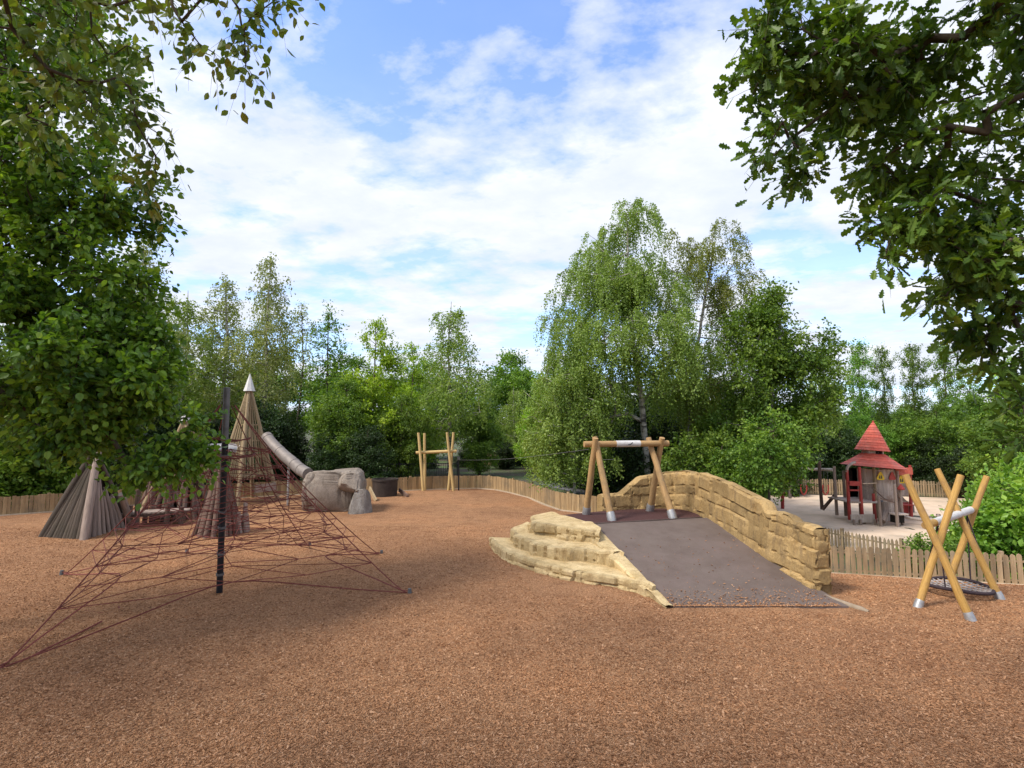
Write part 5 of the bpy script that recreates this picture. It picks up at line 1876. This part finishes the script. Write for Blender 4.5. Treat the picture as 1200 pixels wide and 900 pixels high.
make_tree('oak_tree', 'near oak with lobed leaves whose branches hang in from the upper right corner', 'tree', (5.6, 2.0, 0), tr, .2, blobs, M['leaf_oak'], M['bark'], 'sprig', seed=71, gap=.40, gap_scale=1.6,
          tmpl=LEAF_OAK, n_twig=5, n_leaf=6, twig_len=.26, size=.118, droop=.25, up=.9, seg=.22, r_tip=.0055, jitter=.035, twigs=True, rise=.5)

# ---- archetypes for the woods
def arche(name, label, cat, trunk, r0, blobs, leaf, bark, style='sprig', **kw):
    return make_tree(name, label, cat, (0, 0, 0), trunk, r0, blobs, M[leaf], M[bark], style, **kw)


def column(h, base, prof_, n_per, flat=.6, rng=random.Random(3), off=.25):
    """blobs up a stem: prof_ is a list of (relative height, radius)"""
    out = []
    for t, r in prof_:
        out.append(((rng.uniform(-off, off) * r, rng.uniform(-off, off) * r, h * t), (r, r, max(.4, r * flat)), max(4, int(n_per * r ** 1.6))))
    return out


birch_a = arche('birch_tree', '', 'tree', [(0, 0, -.2), (.1, 0, 4), (-.1, .1, 8), (.15, 0, 12.3)], .12,
                column(12.5, 0, [(.34, 1.3), (.42, 1.7), (.50, 1.9), (.58, 1.8), (.66, 1.6), (.74, 1.4), (.82, 1.15), (.89, .85), (.95, .55), (.99, .3)], 16, .7), 'leaf_pale', 'birch_bark', 'strand',
                seed=101, n_twig=5, n_leaf=11, twig_len=1.0, size=.13, seg=.9, r_tip=.010, jitter=.1, sides=4, min_r=.012, rise=.6)
birch_b = arche('birch_tree', '', 'tree', [(0, 0, -.2), (-.1, 0, 4), (.1, .1, 8), (0, 0, 11.3)], .12,
                column(11.4, 0, [(.30, 1.7), (.40, 2.2), (.50, 2.3), (.60, 2.0), (.70, 1.6), (.80, 1.25), (.88, 1.0), (.95, .6)], 15, .65, random.Random(8)), 'leaf_birch', 'birch_bark', 'strand',
                seed=102, n_twig=5, n_leaf=12, twig_len=.95, size=.13, seg=.9, r_tip=.010, jitter=.1, sides=4, min_r=.012, rise=.6)
alder_a = arche('alder_tree', '', 'tree', [(0, 0, -.2), (.05, 0, 4), (0, .05, 8), (0, 0, 10.4)], .13,
                column(10.5, 0, [(.12, 2.1), (.19, 2.6), (.27, 2.8), (.36, 2.7), (.45, 2.5), (.54, 2.2), (.63, 1.8), (.72, 1.4), (.80, 1.0), (.88, .7), (.95, .4), (1.0, .22)], 15, .28, random.Random(5), .3), 'leaf_alder', 'bark', 'sprig',
                seed=103, n_twig=5, n_leaf=11, twig_len=.62, size=.17, droop=.05, up=1.8, seg=.8, r_tip=.010, jitter=.08, sides=4, min_r=.012, rise=.2, gap=.3, gap_scale=.6)
alder_b = arche('alder_tree', '', 'tree', [(0, 0, -.2), (.05, 0, 4), (-.1, .05, 8), (.1, 0, 11.4)], .11,
                column(11.5, 0, [(.40, 1.1), (.48, 1.4), (.56, 1.5), (.64, 1.4), (.72, 1.2), (.80, .95), (.88, .8), (.95, .5), (1.0, .3)], 13, .35, random.Random(6), .5), 'leaf_mid', 'bark', 'sprig',
                seed=104, n_twig=5, n_leaf=9, twig_len=.6, size=.16, droop=.05, up=1.4, seg=.8, r_tip=.010, jitter=.1, sides=4, min_r=.012, rise=.3)
slim_a = arche('slim_tree', '', 'tree', [(0, 0, -.2), (.1, 0, 4), (-.15, .1, 8), (.1, 0, 12)], .09,
               column(12, 0, [(.52, .5), (.62, .75), (.70, .85), (.78, .8), (.86, .75), (.93, .6), (.99, .35)], 15, .5, random.Random(16), .6), 'leaf_pale', 'bark', 'sprig',
               seed=105, n_twig=5, n_leaf=8, twig_len=.5, size=.14, droop=.15, up=1, seg=.7, r_tip=.010, jitter=.1, sides=4, min_r=.010, rise=.3)
thin_a = arche('thin_tree', '', 'tree', [(0, 0, -.2), (.15, 0, 4), (-.2, .1, 8), (.2, 0, 11)], .12,
               [((.2, 0, 11), (1.2, 1.1, .5), 12), ((-1.0, .2, 10.2), (1.1, 1, .5), 12), ((1.3, 0, 9.6), (1.2, 1, .5), 14), ((-1.5, 0, 8.6), (1.1, 1, .5), 12), ((.9, 0, 8.2), (1.3, 1, .5), 14), ((-.8, 0, 7.2), (1.5, 1, .6), 16),
                ((1.4, 0, 6.6), (1.4, 1, .6), 16), ((-.4, 0, 5.4), (1.8, 1.3, .8), 26), ((.4, 0, 4), (1.9, 1.4, .9), 34)], 'leaf_mid', 'bark', 'sprig',
               seed=106, n_twig=6, n_leaf=12, twig_len=.65, size=.16, droop=.05, up=1.6, seg=.7, r_tip=.012, jitter=.08, sides=4, min_r=.010, rise=.2, wig=.08)
round_a = arche('broadleaf_tree', '', 'tree', [(0, 0, -.2), (.1, 0, 2.5), (-.1, .1, 5), (0, 0, 7.4)], .16,
                [((0, 0, 6.9), (1.6, 1.6, 1.1), 70), ((-1.4, .2, 5.6), (1.8, 1.7, 1.2), 90), ((1.5, -.2, 5.4), (1.8, 1.7, 1.2), 90), ((0, -.9, 4.4), (2.3, 1.8, 1.2), 110), ((-1.7, 0, 3.4), (1.8, 1.7, 1.1), 80), ((1.9, .2, 3.2), (1.8, 1.7, 1.1), 80), ((0, 0, 2.0), (2.6, 2.0, 1.1), 100)],
                'leaf_mid', 'bark', 'sprig', seed=107, n_twig=5, n_leaf=11, twig_len=.6, size=.17, droop=.2, up=1.2, seg=.8, r_tip=.010, jitter=.09, sides=4, min_r=.014, gap=.35, gap_scale=.6)
dark_a = arche('evergreen_tree', '', 'tree', [(0, 0, -.2), (.1, 0, 2.5), (0, .1, 5.8)], .14,
               [((0, 0, 5.4), (1.2, 1.2, 1.0), 50), ((-.6, -.3, 4.1), (1.9, 1.6, 1.1), 90), ((.9, 0, 3.3), (1.9, 1.7, 1.1), 90), ((-.9, 0, 2.1), (2.2, 1.8, 1.1), 110), ((.8, -.2, 1.1), (2.3, 1.8, 1.0), 110)],
               'leaf_shaded', 'bark', 'sprig', seed=108, n_twig=5, n_leaf=11, twig_len=.6, size=.16, droop=.35, up=1.0, seg=.7, r_tip=.010, jitter=.08, sides=4, min_r=.014)
bush_a = arche('bush', '', 'bush', [(0, 0, -.1), (.05, 0, .5), (0, 0, 1.4)], .05,
               [((0, 0, 1.3), (.8, .8, .6), 60), ((-.6, .1, .9), (.8, .8, .6), 60), ((.6, -.1, .8), (.8, .8, .6), 60), ((0, -.3, .5), (1.1, .8, .45), 60)], 'leaf_bush', 'bark', 'sprig',
               seed=109, n_twig=5, n_leaf=9, twig_len=.35, size=.115, droop=.1, up=1.3, seg=.4, r_tip=.008, jitter=.05, sides=4, trunk_name='stem', crown_name='foliage')
low_a = arche('low_plant', '', 'plant', [(0, 0, -.05), (.02, 0, .4), (0, 0, .95)], .02,
              [((0, 0, .85), (.55, .4, .3), 44), ((-.4, .05, .6), (.5, .38, .3), 36), ((.4, 0, .6), (.5, .38, .3), 36), ((0, 0, .3), (.7, .4, .25), 40)], 'leaf_mid', 'bark', 'sprig',
              seed=110, n_twig=4, n_leaf=7, twig_len=.2, size=.075, droop=.1, up=1.0, seg=.3, r_tip=.006, jitter=.03, sides=4, trunk_name='stem', crown_name='foliage')
used = set()


def put(proto, px, d, py_top, proto_h, label, group=None, widen=1.0, z=None):
    x = (px - 600) / 650 * d * math.cos(PITCH) / 1.0
    v = P(px, 520, d)
    x = v.x
    z0 = H(x, d) - .05 if z is None else z
    top = P(px, py_top, d).z
    s = max(.2, (top - z0) / proto_h)
    first = proto.name not in used
    used.add(proto.name)
    o = place(proto, x, d, s * widen, None, label, s, first, group, z0)
    return o


# back left row, left to right
put(birch_a, 158, 27, 262, 12.6, 'tall pale bare looking birch showing through the gap above the near hazel', widen=.9)
put(birch_b, 212, 33, 335, 11.6, 'light green birch whose top rises just right of the near hazel', widen=1.1)
put(birch_a, 260, 36, 322, 12.6, 'pale see-through birch rising behind the steel capped tower to its left', widen=1.2)
put(birch_a, 310, 34, 296, 12.6, 'tallest slender pale birch of the back row, above the slatted tower', widen=.95)
put(slim_a, 350, 33, 355, 12.2, 'slimmest bare stemmed tree right of the tallest pale birch', widen=.95)
put(alder_b, 381, 33, 362, 11.8, 'narrow tree with layered tufts between the slimmest tree and the yellow green alder', widen=1.1)
put(alder_a, 438, 32, 368, 10.8, 'yellow green layered alder behind the boulder, brightest of the back row', widen=1.0)
put(alder_a, 482, 37, 398, 10.8, 'second yellow green alder half hidden behind the brightest one', widen=.9)
put(birch_b, 527, 33, 348, 11.6, 'weeping birch behind the far zip line posts', widen=1.15)
put(round_a, 562, 34, 478, 7.8, 'olive green bushy tree between the far posts and the zip line cable', widen=1.0)
put(birch_b, 602, 42, 450, 11.6, 'low light green birch where the sky dips lowest, behind the cable', widen=1.2)
put(alder_a, 632, 38, 440, 10.8, 'green alder at the left edge of the largest birch', widen=.9)
put(alder_b, 575, 46, 440, 11.8, 'distant narrow tree behind the weeping birch')
put(round_a, 405, 30, 452, 7.8, 'bushy tree of mid green leaves low behind the tube slide', widen=1.0)
put(round_a, 470, 30.5, 470, 7.8, 'bushy tree of mid green leaves behind the round tub', widen=.9)
put(dark_a, 305, 29.5, 470, 6.3, 'dark evergreen directly behind the slatted tower', widen=1.0)
put(dark_a, 338, 30, 485, 6.3, 'dark evergreen behind the upper end of the tube slide', widen=.9)
put(dark_a, 385, 28.5, 505, 6.3, 'dark evergreen behind the boulder, left of the darkest one', widen=1.1)
put(dark_a, 430, 27.8, 500, 6.3, 'darkest evergreen, rising from behind the round tub', widen=1.1)
put(dark_a, 250, 31, 480, 6.3, 'dark evergreen behind the steel tunnel', widen=1.1)
put(dark_a, 590, 40, 515, 6.3, 'dark evergreen low behind the zip line cable', widen=1.3)
put(dark_a, 640, 38, 510, 6.3, 'dark evergreen in the shade left of the small bright birch', widen=1.3)
put(dark_a, 200, 28, 470, 6.3, 'dark evergreen above the plank bridge, behind the second slatted tower', widen=1.1)
put(round_a, 30, 21.5, 395, 7.8, 'leafy green tree beyond the board fence at the far left edge', widen=1.0)
put(round_a, 95, 24.5, 420, 7.8, 'leafy green tree behind the log hut, beyond the fence', widen=1.0)
put(bush_a, 8, 20.6, 520, 1.95, 'low bright bush hanging over the left end of the board fence', widen=1.3)
put(bush_a, 52, 22.6, 500, 1.95, 'tall bright bush behind the board fence left of the log hut', widen=1.0)
put(dark_a, 130, 29, 480, 6.3, 'dark evergreen behind the log hut', widen=1.1)
# behind the birches
put(dark_a, 700, 29, 470, 6.3, 'dark evergreen filling the shade behind the log frame', widen=1.2)
put(dark_a, 755, 30, 450, 6.3, 'dark evergreen in the shade behind the trunk of the largest birch', widen=1.2)
put(dark_a, 805, 29, 480, 6.3, 'dark evergreen behind the stem of the ochre birch', widen=1.2)
put(round_a, 850, 30, 455, 7.8, 'bushy tree behind the broad alder, above the stone wall', widen=1.0)
# right back row
put(thin_a, 1010, 42, 403, 11.4, 'thin airy tree with open tiers standing left behind the red roof', widen=.75)
put(thin_a, 1038, 45, 408, 11.4, 'thin airy tree with open tiers, just right of the red roof point', widen=.6)
put(thin_a, 1075, 43, 405, 11.4, 'thin airy tree with open tiers between the red roof and the crossed yellow poles', widen=.7)
put(thin_a, 1112, 46, 402, 11.4, 'thin airy tree with open tiers above the crossed yellow poles', widen=.75)
put(alder_b, 1140, 40, 425, 11.8, 'narrow layered tree at the right, partly behind the oak leaves', widen=1.2)
put(alder_a, 1185, 36, 415, 10.8, 'light green alder at the right edge behind the oak leaves', widen=.9)
put(birch_b, 968, 39, 400, 11.6, 'light birch right beside the broad alder', widen=.8)
for (px, d, top, lb, wd) in ((945, 37.5, 500, 'dark evergreen behind the log swing frame', 1.2), (985, 38, 505, 'dark evergreen behind the left eave of the red roof', 1.3), (1090, 38, 515, 'dark evergreen right of the play house', 1.3),
                             (1135, 34, 520, 'dark evergreen behind the crossed yellow poles', 1.2)):
    put(dark_a, px, d, top, 6.3, lb, widen=wd)
for (px, d, top, lb, wd) in ((968, 40, 487, 'bushy tree behind the far picket fence, left of the red roof', 1.1), (1010, 39.5, 492, 'bushy tree right behind the point of the red roof', 1.1), (1055, 40, 486, 'bushy tree behind the far picket fence, right of the red roof', 1.1),
                             (1100, 41, 480, 'bushy tree behind the slate blue post', 1.1), (1150, 37, 470, 'bushy tree behind the right end of the far fence', 1.1), (1195, 30, 470, 'bushy tree at the right edge above the bright bush', 1.1)):
    put(round_a, px, d, top, 7.8, lb, widen=wd)
# the bright bush right of the swing and planting between the two fences
put(bush_a, 1172, 15.9, 560, 1.95, 'largest bright green bush behind the crossed yellow poles and the picket fence', widen=.68)
put(bush_a, 1215, 15.0, 566, 1.95, 'bright green bush at the right edge behind the picket fence', widen=1.1)
put(bush_a, 1195, 18.0, 538, 1.95, 'taller bright bush behind the other two at the right edge', widen=.8)
for (px, d, top, lb) in ((1072, 15.3, 627, 'low leafy plant left end of the strip between the two picket fences'), (1092, 15.2, 628, 'low leafy plant in the strip behind the left yellow pole'),
                         (1112, 14.9, 632, 'low leafy plant in the strip between the crossed yellow poles')):
    put(low_a, px, d, top, 1.25, lb, widen=.95)
# second and third rows far behind: a wood that closes the gaps
G_ = 'trees of the wood behind'
k = 0
rg = random.Random(12)
for (px0, px1, n, d, top, protos) in ((110, 640, 11, 50, 430, (round_a, alder_b)), (640, 960, 6, 44, 455, (round_a, alder_a)), (960, 1260, 7, 58, 478, (round_a, dark_a)), (-60, 110, 3, 34, 400, (round_a, alder_b))):
    for i in range(n):
        px = px0 + (px1 - px0) * (i + rg.uniform(.2, .8)) / n
        pr = protos[i % 2]
        hgt = {round_a.name: 7.8, alder_b.name: 11.8, alder_a.name: 10.8, dark_a.name: 6.3}[pr.name]
        put(pr, px, d + rg.uniform(-3, 3), top + rg.uniform(-14, 14), hgt, 'leafy tree deep in the wood that closes the view behind the front rows of trees', G_, widen=1.15 if pr is not alder_b else 1.4)
G2 = 'dark undergrowth bushes of the wood'
for (px0, px1, n, d, top) in ((100, 660, 12, 41, 532), (650, 930, 6, 35, 530), (900, 1230, 7, 44, 540)):
    for i in range(n):
        px = px0 + (px1 - px0) * (i + rg.uniform(.2, .8)) / n
        put(dark_a, px, d + rg.uniform(-2, 2), top + rg.uniform(-8, 8), 6.3, 'dark shaded bush in the undergrowth that closes the foot of the wood', G2, widen=1.5)

# ---------------------------------------------------------------- loose wood chips on the mulch
rng = np.random.default_rng(77)
NCH = 210000
u = rng.random(NCH)
dd = 4.2 + 12.5 * u ** 1.5
xx = (rng.random(NCH) * 2 - 1) * (dd * .98 + .4)
keep = np.ones(NCH, bool)
# nothing on the ramp, the steps or beyond the fence
ang = (dd - 9.0) / 4.7
keep &= ~((dd > 9.12) & (dd < 15.8) & (xx > 2.75 - .78 * ang - np.where(dd > 9.9, 2.2, .25)) & (xx < 5.6 - .75 * ang + .4) & (dd > 9.1))
keep &= ~((.265 * xx + .964 * dd > 15.9) & (xx > 5))
xx, dd = xx[keep], dd[keep]
zz = np.array([mulch_z(float(a), float(b)) for a, b in zip(xx, dd)])
# chips kicked up onto the foot of the ramp and a few on the steps side
rt = np.concatenate([rng.random(380) ** 2.2 * .75, rng.random(1500) ** 4 * .16])
rs = rng.random(1880)
ra_, rb_, rc_, rd_ = (np.array(v) for v in (RA, RB, RC, RD))
lft = rd_[None] + (ra_ - rd_)[None] * rt[:, None]; rgt = rc_[None] + (rb_ - rc_)[None] * rt[:, None]
rp_ = lft + (rgt - lft) * rs[:, None]
tt = 1 - rt
rz = np.array([.70 * (1 - ss(-.04, 1.04, t) * .35 - t * .65) + .066 for t in tt])
xx = np.concatenate([xx, rp_[:, 0]]); dd = np.concatenate([dd, rp_[:, 1]]); zz = np.concatenate([zz, rz])
n = len(xx)
pos = np.stack([xx, dd, zz + .004], 1)
az = np.stack([rng.normal(size=n) * .38, rng.normal(size=n) * .38, np.ones(n)], 1); az = norm(az)
aa = rng.random(n) * 6.2832
ay = np.stack([np.cos(aa), np.sin(aa), np.zeros(n)], 1); ay = norm(ay - az * (ay * az).sum(1, keepdims=True))
ax = np.cross(ay, az)
CH = ([(-.20, -.5, -.1), (.16, -.5, -.1), (.24, .5, -.1), (-.15, .45, -.1), (-.17, -.44, .12), (.13, -.46, .10), (.2, .45, .12), (-.12, .41, .09)],
      [(4, 5, 6, 7), (0, 1, 5, 4), (1, 2, 6, 5), (2, 3, 7, 6), (3, 0, 4, 7)])
sz = .014 + .024 * rng.random(n) ** 2 + .03 * (rng.random(n) > .992)
v, lp, st, nf = stamp(CH[0], CH[1], pos, ax, ay, az, sz)
me = np_mesh('wood_chips', v, lp, st, np.repeat(rng.random(n), nf), M['chip'])
o = link_mesh('wood_chips', me)
tag(o, kind='stuff', label='loose reddish wood chips strewn over the mulch')

# ---------------------------------------------------------------- sky, sun, camera
SUN_EL, SUN_AZ = 50, -118      # azimuth from +Y towards +X: the sun stands at the left, a little behind the camera
w = bpy.data.worlds.new('World')
scene.world = w
w.use_nodes = True
SKX, SKY = 2.88, 2.05
nt = w.node_tree
nt.nodes.clear()
L_ = nt.links.new
out = nt.nodes.new('ShaderNodeOutputWorld')
bg = nt.nodes.new('ShaderNodeBackground'); bg.inputs['Strength'].default_value = .13
sky = nt.nodes.new('ShaderNodeTexSky'); sky.sky_type = 'NISHITA'; sky.sun_disc = False
sky.sun_elevation = R(SUN_EL); sky.sun_rotation = R(SUN_AZ); sky.air_density = 1.0; sky.dust_density = .6; sky.ozone_density = 1.6
tc = nt.nodes.new('ShaderNodeTexCoord')
sep = nt.nodes.new('ShaderNodeSeparateXYZ'); L_(tc.outputs['Generated'], sep.inputs[0])
zz_ = N(nt, 'ShaderNodeMath', _operation='MAXIMUM'); L_(sep.outputs['Z'], zz_.inputs[0]); zz_.inputs[1].default_value = 0
za = N(nt, 'ShaderNodeMath', _operation='ADD'); L_(zz_.outputs[0], za.inputs[0]); za.inputs[1].default_value = .16
dv = N(nt, 'ShaderNodeVectorMath', _operation='DIVIDE'); L_(tc.outputs['Generated'], dv.inputs[0])
cmb = nt.nodes.new('ShaderNodeCombineXYZ'); L_(za.outputs[0], cmb.inputs[0]); L_(za.outputs[0], cmb.inputs[1]); cmb.inputs[2].default_value = 1
L_(cmb.outputs[0], dv.inputs[1])
mp = N(nt, 'ShaderNodeMapping'); mp.inputs['Location'].default_value = (SKX, SKY, 0); mp.inputs['Rotation'].default_value = (0, 0, .5)
mp.inputs['Scale'].default_value = (1.0, 1.25, .0)
L_(dv.outputs[0], mp.inputs['Vector'])
n1 = N(nt, 'ShaderNodeTexNoise', Scale=1.15, Detail=9, Roughness=.56, Distortion=.25); L_(mp.outputs[0], n1.inputs['Vector'])
n2 = N(nt, 'ShaderNodeTexNoise', Scale=5.5, Detail=7, Roughness=.6); L_(mp.outputs[0], n2.inputs['Vector'])
mxn = N(nt, 'ShaderNodeMath', _operation='MULTIPLY_ADD'); L_(n2.outputs['Fac'], mxn.inputs[0]); mxn.inputs[1].default_value = .42; L_(n1.outputs['Fac'], mxn.inputs[2])
cov = ramp(nt, [(.545, (0, 0, 0)), (.62, (.5, .5, .5)), (.73, (1, 1, 1))]); L_(mxn.outputs[0], cov.inputs['Fac'])
# thin veil that thickens towards the horizon
veil = ramp(nt, [(.0, (.40, .40, .40)), (.12, (.42, .42, .42)), (.35, (.34, .34, .34)), (.6, (.14, .14, .14)), (1, (.06, .06, .06))]); L_(sep.outputs['Z'], veil.inputs['Fac'])
mxc = N(nt, 'ShaderNodeMath', _operation='MAXIMUM'); L_(cov.outputs[0], mxc.inputs[0]); L_(veil.outputs[0], mxc.inputs[1])
n3 = N(nt, 'ShaderNodeTexNoise', Scale=2.6, Detail=6, Roughness=.6); L_(mp.outputs[0], n3.inputs['Vector'])
ccol = ramp(nt, [(.30, (4.5, 4.95, 5.9)), (.5, (5.2, 5.5, 6.3)), (.68, (6.1, 6.25, 6.6))]); L_(n3.outputs['Fac'], ccol.inputs['Fac'])
skyc = nt.nodes.new('ShaderNodeVectorMath'); skyc.operation = 'MULTIPLY'; L_(sky.outputs[0], skyc.inputs[0]); skyc.inputs[1].default_value = (1.14, 1.5, 2.1)
col = mixc(nt, skyc.outputs[0], ccol.outputs[0], mxc.outputs[0])
L_(col, bg.inputs['Color']); L_(bg.outputs[0], out.inputs['Surface'])

sd = bpy.data.lights.new('sun', 'SUN'); sd.energy = 3.1; sd.angle = R(15); sd.color = (1, .93, .82)
so = bpy.data.objects.new('sun', sd); COL.objects.link(so)
dirv = Vector((math.sin(R(SUN_AZ)) * math.cos(R(SUN_EL)), math.cos(R(SUN_AZ)) * math.cos(R(SUN_EL)), math.sin(R(SUN_EL))))
so.rotation_euler = dirv.to_track_quat('Z', 'Y').to_euler()
so.location = dirv * 60

cd = bpy.data.cameras.new('camera'); co = bpy.data.objects.new('camera', cd); COL.objects.link(co)
cd.sensor_width = 36; cd.lens = F / 1200 * 36; cd.clip_end = 4000; cd.clip_start = .05
co.location = (0, 0, CZ); co.rotation_euler = (R(90) + PITCH, 0, 0)
scene.camera = co
vs = scene.view_settings
vs.view_transform = 'Standard'; vs.look = 'None'; vs.gamma = 1; vs.exposure = .46; vs.use_curve_mapping = False
cy = scene.cycles
cy.max_bounces = 6; cy.diffuse_bounces = 3; cy.glossy_bounces = 2; cy.transmission_bounces = 3; cy.transparent_max_bounces = 4
cy.use_denoising = True
try:
    cy.denoiser = 'OPENIMAGEDENOISE'; cy.denoising_input_passes = 'RGB_ALBEDO_NORMAL'
except Exception: pass
cy.use_adaptive_sampling = True; cy.adaptive_threshold = .015
cy.caustics_reflective = False; cy.caustics_refractive = False
